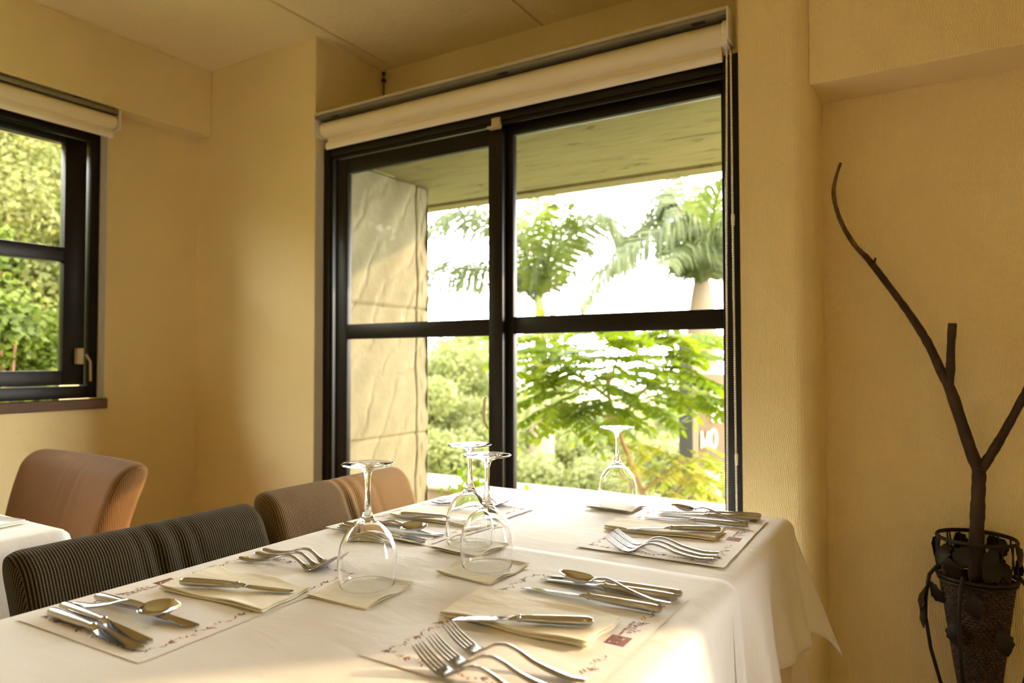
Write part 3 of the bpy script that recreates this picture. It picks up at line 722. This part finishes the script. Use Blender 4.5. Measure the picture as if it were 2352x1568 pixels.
# near right
cutlery('knife', Q(1519,1403,T+.006), Q(1185,1344,T+.004), ZT, 'knife of the near right cluster lying nearest the napkin', KN, roll=ROLLK)
cutlery('knife', Q(1555,1376,T+.006), Q(1252,1328,T+.004), ZT, 'knife of the near right cluster passing under the spoon', KN, roll=ROLLK)
cutlery('knife', Q(1567,1367,T+.006), Q(1275,1322,T+.004), ZT, 'knife of the near right cluster farthest from the napkin', KN, roll=ROLLK)
cutlery('spoon', Q(1540,1388,T+.012), Q(1278,1321,T+.018), ZT+.0075, 'spoon of the near right cluster with its bowl over two knives', SP, .035, roll=.08)
cutlery('butter', Q(1363,1429,T+.014), Q(1055,1420,T+.012), ZT+.0078, 'butter knife on the napkin beside the sunlit forks', BU)
for k, (h, t_, lb) in enumerate([((-.343,.728),(-.553,.742),'sunlit fork at near right lying closest to the butter knife'), ((-.339,.692),(-.548,.701),'middle one of the three sunlit forks at near right'), ((-.336,.657),(-.544,.671),'sunlit fork at near right nearest the bottom edge of the picture')]):
    cutlery('fork', h, t_, ZT, lb, FO)
# far left
cutlery('knife', Q(777,1212,T+.006), Q(952,1242,T+.004), ZT, 'knife by the tan chair lying nearest the viewer behind the front glass', KN)
cutlery('knife', Q(787,1205,T+.006), Q(962,1236,T+.004), ZT, 'second knife by the tan chair, under the spoon', KN)
cutlery('knife', Q(825,1197,T+.006), Q(1040,1231,T+.004), ZT, 'knife by the tan chair lying nearest the napkin', KN)
cutlery('spoon', Q(814,1203,T+.008), Q(966,1210,T+.020), ZT+.0055, 'spoon by the tan chair resting across the knives', SP, .03, roll=.18)
cutlery('butter', Q(918,1182,T+.013), Q(1082,1193,T+.01), ZT+.0066, 'butter knife on the napkin next to the tan chair', BU)
for k, (h, lb) in enumerate([((992,1152),'nearest fork of three at the far left by the window'), ((1006,1148),'middle fork of three at the far left by the window'), ((1017,1145),'farthest fork of three at the far left by the window')]):
    hh = Q(*h, T+.006); cutlery('fork', hh, (hh[0]+.196, hh[1]+.065-.006*k), ZT, lb, FO)
# far right
cutlery('knife', Q(1719,1208,T+.006), Q(1472,1185,T+.004), ZT, 'knife at the far right lying nearest the napkin', KN, roll=ROLLK)
cutlery('knife', Q(1747,1192,T+.006), Q(1500,1178,T+.004), ZT, 'knife at the far right behind the spoon handle', KN, roll=ROLLK)
cutlery('knife', Q(1749,1186,T+.006), Q(1512,1172,T+.004), ZT, 'knife at the far right nearest the window', KN, roll=ROLLK)
cutlery('spoon', Q(1722,1200,T+.012), Q(1540,1166,T+.018), ZT+.0075, 'spoon at the far right with its dark bowl raised over the knives', SP, .04, roll=.08)
cutlery('butter', Q(1655,1217,T+.014), Q(1444,1213,T+.012), ZT+.0082, 'butter knife on the napkin at the far right', BU)
for k, (h, t_, lb) in enumerate([((-.350,1.290),(-.556,1.270),'nearest fork of three at the far right of the table'), ((-.350,1.313),(-.557,1.299),'middle fork of three at the far right of the table'), ((-.352,1.339),(-.559,1.328),'fork of three at the far right lying closest to the napkin')]):
    cutlery('fork', h, t_, ZT, lb, FO)

# ------------------------------------------------------------------ wine glasses, upside down
def make_glass():
    r = empty('wine_glass')
    out = [(.0435,.0006),(.0442,.0012),(.0452,.006),(.0468,.018),(.0478,.030),(.0480,.040),(.0470,.052),(.0445,.064),(.0405,.075),(.0350,.085),(.0280,.0930),(.0205,.0992),(.0145,.1045),(.0100,.1110)]
    inn = [(.0425,.0008),(.0440,.006),(.0456,.018),(.0466,.030),(.0468,.040),(.0458,.052),(.0432,.064),(.0390,.0745),(.0332,.0838),(.0262,.0915),(.0190,.0972),(.0122,.1016),(.0066,.1046),(.0028,.1060),(.0003,.1064)]
    def fine(p, k=3):
        q = []
        for i in range(len(p)-1):
            p0, p1, p2, p3 = p[max(i-1,0)], p[i], p[i+1], p[min(i+2,len(p)-1)]
            for j in range(k):
                t = j/k; q.append(tuple(.5*(2*p1[c]+(p2[c]-p0[c])*t+(2*p0[c]-5*p1[c]+4*p2[c]-p3[c])*t*t+(3*p1[c]-p0[c]-3*p2[c]+p3[c])*t**3) for c in (0,1)))
        q.append(p[-1]); return q
    prof_bowl = fine(inn[::-1]) + [(.0430,.0003)] + fine(out)
    stem = fine([(.0100,.1110),(.0072,.1180),(.0056,.1260),(.0047,.1380),(.0042,.1500),(.0044,.1650),(.0052,.1760),(.0075,.1840)])
    foot = fine([(.0075,.1840),(.0120,.1880),(.0200,.1912),(.0300,.1935),(.0412,.1952),(.0434,.1962)], 3) + fine([(.0434,.1970),(.0412,.1980),(.0300,.1984),(.0180,.1988),(.0080,.1992),(.0003,.1994)], 3)
    for nm, pr in (('bowl', prof_bowl), ('stem', stem), ('foot', foot)):
        b = MB(); b.lathe(pr[::-1] if False else pr, 72); o = b.build(nm, M['crystal'], r, auto=False)
        # outward normals: the profile runs inside -> rim -> outside -> foot
        bm = bmesh.new(); bm.from_mesh(o.data); bm.normal_update()
        bm.to_mesh(o.data); bm.free()
        for p in o.data.polygons: p.use_smooth = True
        if nm == 'bowl':
            pass
    return r
g0 = make_glass()
GL = [((-.795,.855),'nearest upturned wine glass, at the left of the table',T+.0052), ((-.684,1.042),'right glass of the overlapping middle pair of wine glasses',T+.0052), ((-.793,1.146),'left glass of the overlapping middle pair of wine glasses',T+.0064), ((-.684,1.640),'upturned wine glass standing alone at the far end by the window',T+.0052)]
for k, (p, lb, z) in enumerate(GL):
    o = g0 if k == 0 else copy_tree(g0); o.location = (p[0], p[1], z); tag(o, lb, 'wine glass', 'upturned wine glasses')

# things on the second table
mn = empty('menu_booklet', (-1.87, .745, T+.0004), math.radians(6)); tag(mn, 'glossy pale booklet lying on the second table at far left', 'booklet')
MB().box(-.15,.09,-.16,.045,0,.004).build('cover', M['nap'], mn, bevel=.0015)
MB().box(-.145,.085,-.155,.040,.0042,.0075).build('page_block', mat('glossy_page', (.62,.64,.62), .15), mn, bevel=.001)

# ------------------------------------------------------------------ basket on iron stand, with branch
BY = 2.10; KS = 2.10/2.43
bc = on_y(2242, 1240, BY); bx = bc.x
bk = empty('basket_stand', (bx, BY, 0)); tag(bk, 'dark conical wicker basket in a black iron stand by the niche wall', 'basket')
bk.scale = (KS, KS, 1)
zr = on_y(2242, 1236, BY).z; zr2 = on_y(2242, 1322, BY).z
def ring(b, R, z, r=.004, n=40, tilt=0): 
    pts = [(R*math.cos(2*PI*k/n), R*math.sin(2*PI*k/n), z+tilt*math.cos(2*PI*k/n)) for k in range(n+1)]; b.tube(pts, r, 8, False)
b = MB(); ring(b, .099, zr, .0042); ring(b, .099, zr+.004, .002); b.build('rim', M['iron'], bk)
b = MB(); ring(b, .099, zr2, .005); ring(b, .097, zr2-.010, .003); b.build('hoop', M['iron'], bk)
b = MB()
def cone(u, v):
    a = 2*PI*v; z = zr2-.006-(zr2-.09)*u; R = .090*(1-u)+.020*u; rows = 62; cols = 34
    k = int(u*rows); h = math.sin(PI*(u*rows-k)); wv = (.5+.5*math.cos(cols*a+PI*k))*h
    R += .0065*wv*(1-.4*u)
    return (R*math.cos(a), R*math.sin(a), z)
b.grid(cone, 62*4, 34*6); b.build('cone', M['wicker'], bk)
b = MB(); b.lathe([(.0198,.088),(.0215,.093),(.018,.082),(.012,.06),(.0005,.055)], 16); b.build('cone_tip', M['iron'], bk)
# leaves between rim and hoop, iron vine work
def iron_leaf(b, base, d, nrm, L, w):
    base = Vector(base); d = Vector(d).normalized(); nrm = Vector(nrm); nrm = (nrm-d*nrm.dot(d)).normalized(); s = d.cross(nrm)
    n = 8; vs = []
    for i in range(n+1):
        t = i/n; ww = w*math.sin(PI*min(1, t*1.02))**.8*(1+.25*(i % 2)); cu = .12*L*math.sin(PI*t)
        c = base+d*L*t+nrm*cu
        vs += [c-s*ww, c+nrm*.15*w, c+s*ww]
    fs = []
    for i in range(n): fs += [(3*i,3*i+3,3*i+4,3*i+1),(3*i+1,3*i+4,3*i+5,3*i+2)]
    b.add(vs, fs); k = len(vs); b.add([Vector(p)-nrm*.0012 for p in vs], [f[::-1] for f in fs])
rnd = random.Random(11)
for k in range(19):
    a = 2*PI*k/19+rnd.uniform(-.15,.15); b = MB(); up = 1 if k % 2 else -1
    z0 = zr2+.008 if up > 0 else zr-.006
    iron_leaf(b, (.097*math.cos(a), .097*math.sin(a), z0), (-math.sin(a)*rnd.choice((-.7,.7)), math.cos(a)*rnd.choice((-.7,.7)), up), (math.cos(a), math.sin(a), 0), .062, .020)
    b.tube([(.098*math.cos(a), .098*math.sin(a), zr2), (.1*math.cos(a+.12), .1*math.sin(a+.12), (zr+zr2)/2), (.098*math.cos(a+.2), .098*math.sin(a+.2), zr)], .0022, 6)
    b.build('iron_leaf', M['iron'], bk)
for a in (PI, 0, PI*1.5-.38, PI*.5):
    pts = [(.099,.0+zr2+.012),(.118,zr2-.012),(.128,zr2-.07),(.130,zr2-.12),(.118,zr2-.20),(.095,zr2-.28),(.060,zr2-.35),(.040,.06),(.075,.012),(.105,.006)]
    MB().tube([(R*math.cos(a), R*math.sin(a)*(.8 if abs(a-PI/2) < .1 else 1), z) for R, z in pts], .005, 8).build('leg', M['iron'], bk)
for (a, R, z, d) in ((PI,.126,zr2-.045,(-.25,-.3,-1)), (PI,.128,zr2-.085,(-.1,-.5,-1)), (PI,.118,zr2-.03,(.7,-.5,-.7)), (0,.124,zr2-.04,(.1,-.5,-1)), (-.5*PI-.2,.10,zr2-.02,(.3,0,-1)), (-.5*PI-.7,.096,zr2-.10,(.2,0,-1)), (-.5*PI+.5,.094,zr2-.10,(.3,0,-1))):
    b = MB(); iron_leaf(b, (R*math.cos(a), R*math.sin(a), z), d, (math.cos(a), math.sin(a)-.3, .1), .065, .022); b.build('iron_leaf', M['iron'], bk)
# the branch
BRY = 2.10
br_ = empty('branch', (bx, BRY, zr2-.03)); tag(br_, 'bare dark forked branch standing in the wicker basket', 'branch')
def bpath(px, y0=BRY, y1=BRY): return [on_y(x, y, y0+(y1-y0)*k/(len(px)-1))-Vector(br_.location) for k, (x, y) in enumerate(px)]
def bark(pts, rad, nm, m, seed, n=12, sub=6):
    rnd = random.Random(seed); P = []; R = []
    for i in range(len(pts)-1):
        p0, p1, p2, p3 = pts[max(i-1,0)], pts[i], pts[i+1], pts[min(i+2,len(pts)-1)]
        for j in range(sub):
            t = j/sub; P.append(.5*((2*p1)+(p2-p0)*t+(2*p0-5*p1+4*p2-p3)*t*t+(3*p1-p0-3*p2+p3)*t**3)); R.append((rad[i]*(1-t)+rad[i+1]*t)*(1+rnd.uniform(-.06,.08)))
    P.append(pts[-1]); R.append(rad[-1]); return MB().tube(P, R, n).build(nm, m, br_)
k_ = KS/769.
base3 = bpath([(2242,1330),(2243,1240),(2246,1160),(2249,1090),(2252,1070)]); bark(base3, [15*k_,14.5*k_,14*k_,13*k_,13*k_], 'trunk', M['bark'], 1)
bark(bpath([(2250,1085),(2232,1040),(2205,960),(2183,895),(2165,860),(2140,805),(2118,765),(2085,715),(2050,668),(2010,615),(1985,585)], BRY, BRY+.015), [13*k_,12.5*k_,12*k_,11.5*k_,10*k_,9.5*k_,9*k_,8*k_,7.5*k_,7.5*k_,6.5*k_], 'limb', M['bark'], 2)
bark(bpath([(1988,589),(1965,565),(1945,535),(1930,505),(1920,475),(1915,440),(1921,405),(1931,374)], BRY+.015, BRY+.02), [6.5*k_,6*k_,5.5*k_,5*k_,5*k_,5.5*k_,4*k_,3.5*k_], 'tip', M['barktip'], 3)
bark(bpath([(2180,890),(2183,850),(2184,800),(2188,742)]), [9*k_,9*k_,8.5*k_,8.5*k_], 'stub', M['bark'], 4)
bark(bpath([(2250,1080),(2275,1045),(2305,995),(2338,935),(2370,870),(2400,800)]), [11*k_,10*k_,9*k_,8.5*k_,7*k_,5*k_], 'limb', M['bark'], 5)
bark(bpath([(2006,612),(2009,600),(2011,592)]), [4*k_,3*k_,2.5*k_], 'twig', M['bark'], 6)

# ------------------------------------------------------------------ ceiling lamps behind the viewer
for k, (x, y) in enumerate(((.55,-.55),(-1.15,-.75),(-.4,-2.0))):
    o = empty('ceiling_lamp', (x, y, ZC)); tag(o, ('round recessed ceiling lamp behind the viewer', 'round recessed ceiling lamp near the second table', 'round recessed ceiling lamp by the back opening')[k], 'ceiling lamp', 'recessed ceiling lamps')
    MB().lathe([(.045,-.001),(.062,-.001),(.062,-.008),(.045,-.010),(.042,-.002)], 32).build('trim_ring', M['white'], o)
    em = bpy.data.materials.get('lamp_glow')
    if not em:
        em = mat('lamp_glow', (1,.8,.5)); b_ = em.node_tree.nodes['Principled BSDF']; b_.inputs['Emission Color'].default_value = (1,.72,.38,1); b_.inputs['Emission Strength'].default_value = 14
    MB().lathe([(.0005,-.003),(.042,-.003),(.042,-.001)], 24).build('diffuser', em, o)
    ld = bpy.data.lights.new('lamp_bulb', 'SPOT'); ld.energy = 3; ld.color = (1,.88,.66); ld.spot_size = math.radians(165); ld.spot_blend = .6; ld.shadow_soft_size = .04
    lo = bpy.data.objects.new('lamp_bulb', ld); COL.objects.link(lo); lo.parent = o; lo.location = (0,0,-.012)

# ------------------------------------------------------------------ outdoors
def sstep(t): t = max(0, min(1, t)); return t*t*(3-2*t)
def hill_z(x, y):
    z = -1.25
    z += 6.5*sstep((-x-4.2)/9)*(1-sstep((y-6.5)/5))
    z += 2.6*sstep((-x-6-.35*y)/8)*sstep((y-6)/4)
    z += 1.0*sstep((y-14)/12)*sstep((-x-1)/10)
    return z
b = MB(); b.grid(lambda u, v: ((lambda x, y: (x, y, hill_z(x, y)+.12*math.sin(1.7*x+y)*math.sin(1.3*y)))(-42+60*u, -8+52*v)), 120, 104)
struct(b, 'hill', M['ground'], 'green scrub hillside and ground outside', 'hill', smooth=True)

def bush_mesh(seed, n=1500, R=1.0, ls=.11, name='foliage'):
    rnd = random.Random(seed); b = MB(); blobs = [(Vector((rnd.gauss(0,.38), rnd.gauss(0,.38), rnd.uniform(.25,.9))), rnd.uniform(.28,.5)) for _ in range(9)]
    vs = []; fs = []
    for i in range(n):
        c, r = rnd.choice(blobs); d = Vector((rnd.gauss(0,1), rnd.gauss(0,1), rnd.gauss(0,1))).normalized(); p = (c+d*r*rnd.uniform(.75,1.05))*R
        if p.z < 0: p.z = -p.z*.3
        a = Vector((rnd.gauss(0,1), rnd.gauss(0,1), rnd.gauss(-.3,.6))).normalized(); s = a.cross(d).normalized() if a.cross(d).length > .1 else a.orthogonal()
        L = ls*rnd.uniform(.6,1.3); w = L*.32; o = len(vs)
        vs += [p, p+a*L*.5+s*w, p+a*L, p+a*L*.5-s*w]; fs.append((o,o+1,o+2,o+3))
    b.add(vs, fs); return b
def make_bush(name, m, seed, ls=.11, n=1500, core=True):
    r = empty(name); bush_mesh(seed, n, 1.0, ls*.7).build('foliage', m, r, smooth=False, auto=False)
    b = MB(); rnd = random.Random(seed)
    for k in range(5):
        a = rnd.uniform(0, 6.28); b.tube([(0,0,-.3),(.1*math.cos(a),.1*math.sin(a),.2),(.35*math.cos(a),.35*math.sin(a),.7)], [.04,.03,.012], 6)
    b.build('stem', M['twig'], r); return r
kinds = [make_bush('bush', M['bushA'], 21, .12, 4500), make_bush('bush', M['bushB'], 22, .11, 4500), make_bush('bush', M['bushC'], 23, .12, 4500)]
firstb = [True]*3
bush_n = [0]
def bush(px, py, dep, R, kind, label, group):
    """px, py: where the middle of the bush stands in the view; base drops to the slope"""
    c = at_depth(px, py, dep); o = kinds[kind] if firstb[kind] else copy_tree(kinds[kind]); firstb[kind] = False
    z = c.z-R*.65
    o.location = (c.x, c.y, z); o.scale = (R, R, R); bush_n[0] += 1; o.rotation_euler = (0,0,bush_n[0]*1.7)
    return tag(o, label, 'bush', group)
GW = 'bushes on the slope outside the small left window'; LBW = 'bush on the green slope outside the small left window'
for i, (px, py, d, R, k) in enumerate([(20,800,5.2,.75,0),(120,830,5.6,.7,0),(60,690,6.0,.85,1),(150,700,6.6,.8,1),(-30,640,5.8,.8,0),(30,560,6.8,.9,1),(120,560,7.4,.9,0),(0,450,7.2,1.0,1),(85,440,8.2,.9,0),(155,470,8.8,.9,1),(40,370,8.4,.85,1),(-20,330,7.6,.8,1),(110,360,9.8,.8,2),(160,390,11,.9,0),(-60,520,6.4,.9,1),(-90,760,5.2,.9,0),(195,600,8,.9,0),(200,760,7,.9,1)]):
    bush(px, py, d, R, k, LBW, GW)
for (x, y, R) in ((-5.6,-3.2,1.7),(-7.4,-5.6,1.9),(-6.6,-.6,1.5)):     # unseen bushes added to block sky light through the small left window
    o = copy_tree(kinds[1]); o.location = (x, y, hill_z(x, y)+.1); o.scale = (R, R, R*1.25); o.rotation_euler = (0,0,x+y)
    tag(o, LBW, 'bush', GW)
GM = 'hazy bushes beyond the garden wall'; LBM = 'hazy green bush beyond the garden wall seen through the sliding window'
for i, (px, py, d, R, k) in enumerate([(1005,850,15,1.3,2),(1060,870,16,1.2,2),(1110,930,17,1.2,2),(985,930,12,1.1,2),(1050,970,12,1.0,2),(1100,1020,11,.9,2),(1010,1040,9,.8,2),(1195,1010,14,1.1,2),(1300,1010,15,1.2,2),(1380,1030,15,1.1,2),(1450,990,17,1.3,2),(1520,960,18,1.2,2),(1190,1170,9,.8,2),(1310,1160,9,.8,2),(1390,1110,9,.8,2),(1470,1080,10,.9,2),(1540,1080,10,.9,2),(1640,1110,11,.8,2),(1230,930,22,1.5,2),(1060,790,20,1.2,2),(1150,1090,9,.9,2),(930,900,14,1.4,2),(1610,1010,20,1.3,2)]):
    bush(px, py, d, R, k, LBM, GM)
# small shrub leaning over the coping
sb = empty('shrub', at_depth(1085,1150,3.9)); tag(sb, 'small bright green leafy shrub growing over the pale coping', 'shrub')
rnd = random.Random(4); b = MB()
for k in range(70):
    p = at_depth(rnd.gauss(1095,38), rnd.gauss(1105,16), 3.75+rnd.uniform(-.15,.15))-Vector(sb.location); a = Vector((rnd.gauss(0,1), rnd.gauss(0,1), rnd.gauss(-.4,.6))).normalized(); s = a.orthogonal().normalized(); L = .06
    b.add([p, p+a*L*.5+s*L*.3, p+a*L, p+a*L*.5-s*L*.3], [(0,1,2,3)])
b.build('foliage', M['tree'], sb, smooth=False, auto=False)
MB().tube([(0,0,-.4),(.02,0,-.1),(.05,.02,.1)], [.012,.01,.006], 6).build('stem', M['twig'], sb)

# leafy tree with feathered leaves
tr = empty('leafy_tree', at_depth(1500,1190,4.6)); tag(tr, 'young tree with bright green feathered leaves right outside the sliding window', 'tree')
TO = Vector(tr.location)
def dpt(x, y, d): return at_depth(x, y, d)-TO
MB().tube([Vector((.08,0,-1.6)), Vector((.03,0,-.6)), dpt(1500,1190,4.6), dpt(1468,1110,4.6), dpt(1432,1020,4.6), dpt(1408,950,4.6), dpt(1395,890,4.6), dpt(1388,820,4.6)], [.035,.025,.018,.017,.015,.013,.010,.006], 8).build('trunk', M['twig'], tr)
for pts in ([(1420,985,4.6),(1450,930,4.5),(1500,870,4.4),(1570,810,4.3)], [(1400,915,4.6),(1340,870,4.5),(1270,840,4.4),(1200,830,4.4)], [(1395,890,4.6),(1420,820,4.7),(1440,770,4.7)], [(1475,1130,4.6),(1520,1090,4.5),(1570,1060,4.4),(1620,1060,4.4)], [(1520,1170,4.6),(1560,1120,4.5),(1600,1085,4.4)], [(1412,960,4.6),(1330,940,4.4),(1250,930,4.3)]):
    MB().tube([dpt(*p) for p in pts], [.012,.009,.006,.004][:len(pts)], 6).build('branch', M['twig'], tr)
def feather(b, base, d, L, n=8, lw=.5, droop=.35, rnd=random):
    base = Vector(base); d = Vector(d).normalized(); side = d.cross(Vector((0,0,1)))
    side = side.normalized() if side.length > .05 else Vector((1,0,0))
    for k in range(n+1):
        t = (k+.6)/(n+1); p = base+d*L*t+Vector((0,0,-droop*L*t*t))
        ll = L*.30*(1-.35*abs(2*t-1))
        for sg in (-1, 1):
            if k == n and sg == 1: continue
            a = (side*sg*(1 if k < n else .1)+d*.45+Vector((0,0,-.45+rnd.uniform(-.2,.2)))).normalized(); w = d.cross(a); w = (w+Vector((rnd.uniform(-.3,.3), rnd.uniform(-.3,.3), 0))).normalized(); w = (a.cross(w)).normalized()
            o = len(b.v); b.add([p, p+a*ll*.35+w*ll*.24, p+a*ll*.7+w*ll*.19, p+a*ll, p+a*ll*.7-w*ll*.19, p+a*ll*.35-w*ll*.24], [(0,1,2,3,4,5)])
    b.tube([base, base+d*L*.5+Vector((0,0,-droop*L*.25)), base+d*L+Vector((0,0,-droop*L))], .0022, 4)
rnd = random.Random(9); b = MB(); c0 = (1400, 870)
for k in range(190):
    x = rnd.uniform(1190,1640); lim0 = 770+abs(x-1400)*.02; lim1 = 985-abs(x-1380)*.25
    y = rnd.uniform(lim0-25, lim1); 
    p = at_depth(x, y, 4.6+rnd.uniform(-.5,.45))-TO; o_ = at_depth(c0[0]+rnd.uniform(-60,60), c0[1]-10, 4.6)-TO
    d = (p-o_); d.z *= .4; d = d+Vector((rnd.gauss(0,.25), rnd.gauss(0,.25), .05)); d.normalize()
    feather(b, p-d*.12, d, rnd.uniform(.26,.42), 8, rnd=rnd)
b.build('foliage', M['tree'], tr, smooth=False, auto=False)
b = MB()
for k in range(46):
    x = rnd.uniform(1430,1660); y = rnd.uniform(1030,1135) if x > 1500 else rnd.uniform(1010,1090)
    p = at_depth(x, y, 4.5+rnd.uniform(-.4,.4))-TO; d = Vector((rnd.uniform(-.3,1), rnd.uniform(-1,.6), rnd.uniform(-.2,.2))).normalized()
    feather(b, p-d*.1, d, rnd.uniform(.20,.32), 7, rnd=rnd)
b.build('lower_foliage', M['treeY'], tr, smooth=False, auto=False)

# palms
def palm(label, crown_px, dep, fronds, rt, rs, shaft_px, shaft_m):
    B0 = at_depth(*crown_px, dep); p = empty('palm_tree', (B0.x, B0.y, -1.3)); tag(p, label, 'palm tree', 'palm trees outside'); O = Vector(p.location)
    sh = at_depth(*shaft_px, dep)
    MB().tube([Vector((0,0,-.3)), Vector((0,0,.5)), sh-O-Vector((0,0,.3)), sh-O], [rt*1.1, rt*1.05, rt, rt*.92], 14).build('trunk', M['ptrunk'], p)
    MB().tube([sh-O, (sh-O).lerp(B0-O, .3), (sh-O).lerp(B0-O, .7), B0-O, B0-O+Vector((0,0,.25))], [rs*1.0, rs*1.05, rs*.85, rs*.6, rs*.3], 12).build('crownshaft', shaft_m, p)
    for fi, (pts, off_, dl, fresh) in enumerate(fronds):
        P3 = [at_depth(x, y, dep+off_*k/(len(pts)-1))-O for k, (x, y) in enumerate(pts)]
        path = []
        for i in range(len(P3)-1):
            q0, q1, q2, q3 = P3[max(i-1,0)], P3[i], P3[i+1], P3[min(i+2,len(P3)-1)]
            for j in range(14):
                t = j/14; path.append(.5*((2*q1)+(q2-q0)*t+(2*q0-5*q1+4*q2-q3)*t*t+(3*q1-q0-3*q2+q3)*t**3))
        path.append(P3[-1]); rn = random.Random(fi*7+3); b = MB(); N = len(path)
        b.tube(path, [max(.006, .035*(1-i/N)) for i in range(N)], 5)
        for i in range(3, N):
            tdir = (path[i]-path[i-1]).normalized(); sd = tdir.cross(Vector((0,0,1))); sd = sd.normalized() if sd.length > .05 else Vector((1,0,0))
            f = i/N; L = dl*(.55+.45*math.sin(PI*min(1, f*1.15)))*(1-.35*f)
            for sg in (-1, 1):
              for rep in range(2):
                pt = path[i-1].lerp(path[i], rep*.5+rn.uniform(0,.4)); ll = L*rn.uniform(.75,1.15)
                d0 = (sd*sg*.75+tdir*.55+Vector((0,0,rn.uniform(-.1,.35)))).normalized(); d1 = (d0*.45+Vector((0,0,-1))).normalized()
                m0 = pt+d0*ll*.38; m1 = m0+(d0+d1).normalized()*ll*.3; e = m1+d1*ll*.4; w = tdir*.016
                b.add([pt-w*.5, pt+w*.5, m0+w, m0-w, m1+w*.8, m1-w*.8, e], [(0,1,2,3), (3,2,4,5), (5,4,6)])
        b.build('frond', M['palmY'] if fresh else M['palm'], p, smooth=False, auto=False)
    return p
palm('palm tree seen through the middle of the sliding window, fronds spreading both ways', (1240,690), 10.5,
  [([(1240,690),(1225,570),(1238,450),(1252,380)], .3, .95, 1), ([(1240,690),(1196,560),(1120,508),(1040,498),(960,560)], -.8, 1.25, 0), ([(1240,700),(1180,645),(1110,620),(1040,632),(960,700)], .9, 1.9, 0),
   ([(1240,690),(1285,575),(1345,518),(1410,540),(1450,610)], -.6, 1.5, 0), ([(1240,690),(1210,600),(1185,520),(1160,480)], 1.0, .9, 0), ([(1240,690),(1246,600),(1236,520),(1222,450)], 1.2, .8, 1), ([(1240,690),(1228,650),(1205,625),(1180,650)], 1.3, 1.0, 0),
   ([(1240,690),(1270,600),(1310,560),(1370,580)], 1.8, 1.0, 0), ([(1240,690),(1262,590),(1275,520),(1290,470)], -1.4, .9, 1)], .185, .115, (1245,935), M['pshaft'])
palm('palm tree at the right of the sliding window with a long drooping frond', (1612,660), 8.6,
  [([(1612,660),(1592,560),(1540,520),(1460,565),(1390,620),(1330,710)], -.8, .95, 0), ([(1612,660),(1590,540),(1560,470),(1500,500),(1440,570)], .5, .85, 0), ([(1612,660),(1612,540),(1590,440),(1555,380)], .6, .8, 0),
   ([(1612,660),(1630,540),(1650,450),(1690,400)], -.5, .8, 1), ([(1612,660),(1650,560),(1720,500),(1800,540)], -.9, .8, 0), ([(1612,660),(1600,560),(1575,480),(1530,430)], 1.3, .8, 0), ([(1612,660),(1640,600),(1680,590),(1720,650)], 1.0, .8, 0),
   ([(1612,660),(1600,600),(1560,570),(1530,610)], -1.2, .7, 0), ([(1612,660),(1625,590),(1640,520),(1630,450)], 1.0, .7, 1)], .20, .19, (1612,840), M['pfibre'])
# sign post and board
sp = at_depth(1575, 1000, 5.6); so = empty('sign_board', (sp.x, sp.y, -1.25)); tag(so, 'brown sign board with white characters on dark posts at the right of the window', 'sign'); SO = Vector(so.location)
R_ = Vector((math.cos(.30), math.sin(.30), 0)); N_ = Vector((-math.sin(.30), math.cos(.30), 0))
def sbox(px0, px1, py0, py1, dep, th, nm, m, z0=None):
    a = at_depth(px0, py1, dep); c = at_depth(px1, py0, dep); wd = (Vector((c.x, c.y, 0))-Vector((a.x, a.y, 0))).dot(R_)/2; zb = a.z if z0 is None else z0
    ctr = Vector((a.x, a.y, (zb+c.z)/2))+R_*wd
    return MB().obox(ctr-SO, R_*wd, N_*th, Vector((0,0,(c.z-zb)/2))).build(nm, m, so, smooth=False), ctr
sbox(1561,1589,775,1160,5.6,.05,'post', M['post'], -1.25); sbox(1589.5,1602,770,1160,5.66,.05,'post', M['postlight'], -1.25)
sbox(1605,1740,858,1078,5.72,.03,'panel', M['signp'])
cM = at_depth(1614, 1030, 5.66)
b = MB()
def stroke(x0, y0, x1, y1, w):
    a = at_depth(x0, y0, 5.665)-SO; c = at_depth(x1, y1, 5.665)-SO; d = (c-a); L = d.length/2; d.normalize(); s = d.cross(N_).normalized()
    b.obox((a+c)/2, d*L, s*(w/1593*5.66/2), N_*.008)
for y in (897,909,920,931,943): stroke(1632,y,1660,y,8)
stroke(1634,955,1642,948,6); stroke(1636,967,1650,955,7); stroke(1650,967,1640,958,6); stroke(1646,962,1664,972,6)
b.build('characters', M['signw'], so, smooth=False)
b = MB()
for s_ in ((1612,990,1612,1029,3.6),(1612,990,1619.5,1027,3),(1619.5,1027,1627,990,3),(1627,990,1627,1029,3.6)): stroke(*s_)
cc = [(1639+7*math.cos(2*PI*k/20), 1007+21*math.sin(2*PI*k/20)) for k in range(21)]
for p_, q_ in zip(cc, cc[1:]): stroke(p_[0], p_[1], q_[0], q_[1], 5)
b.build('lettering', M['signw'], so, smooth=False)
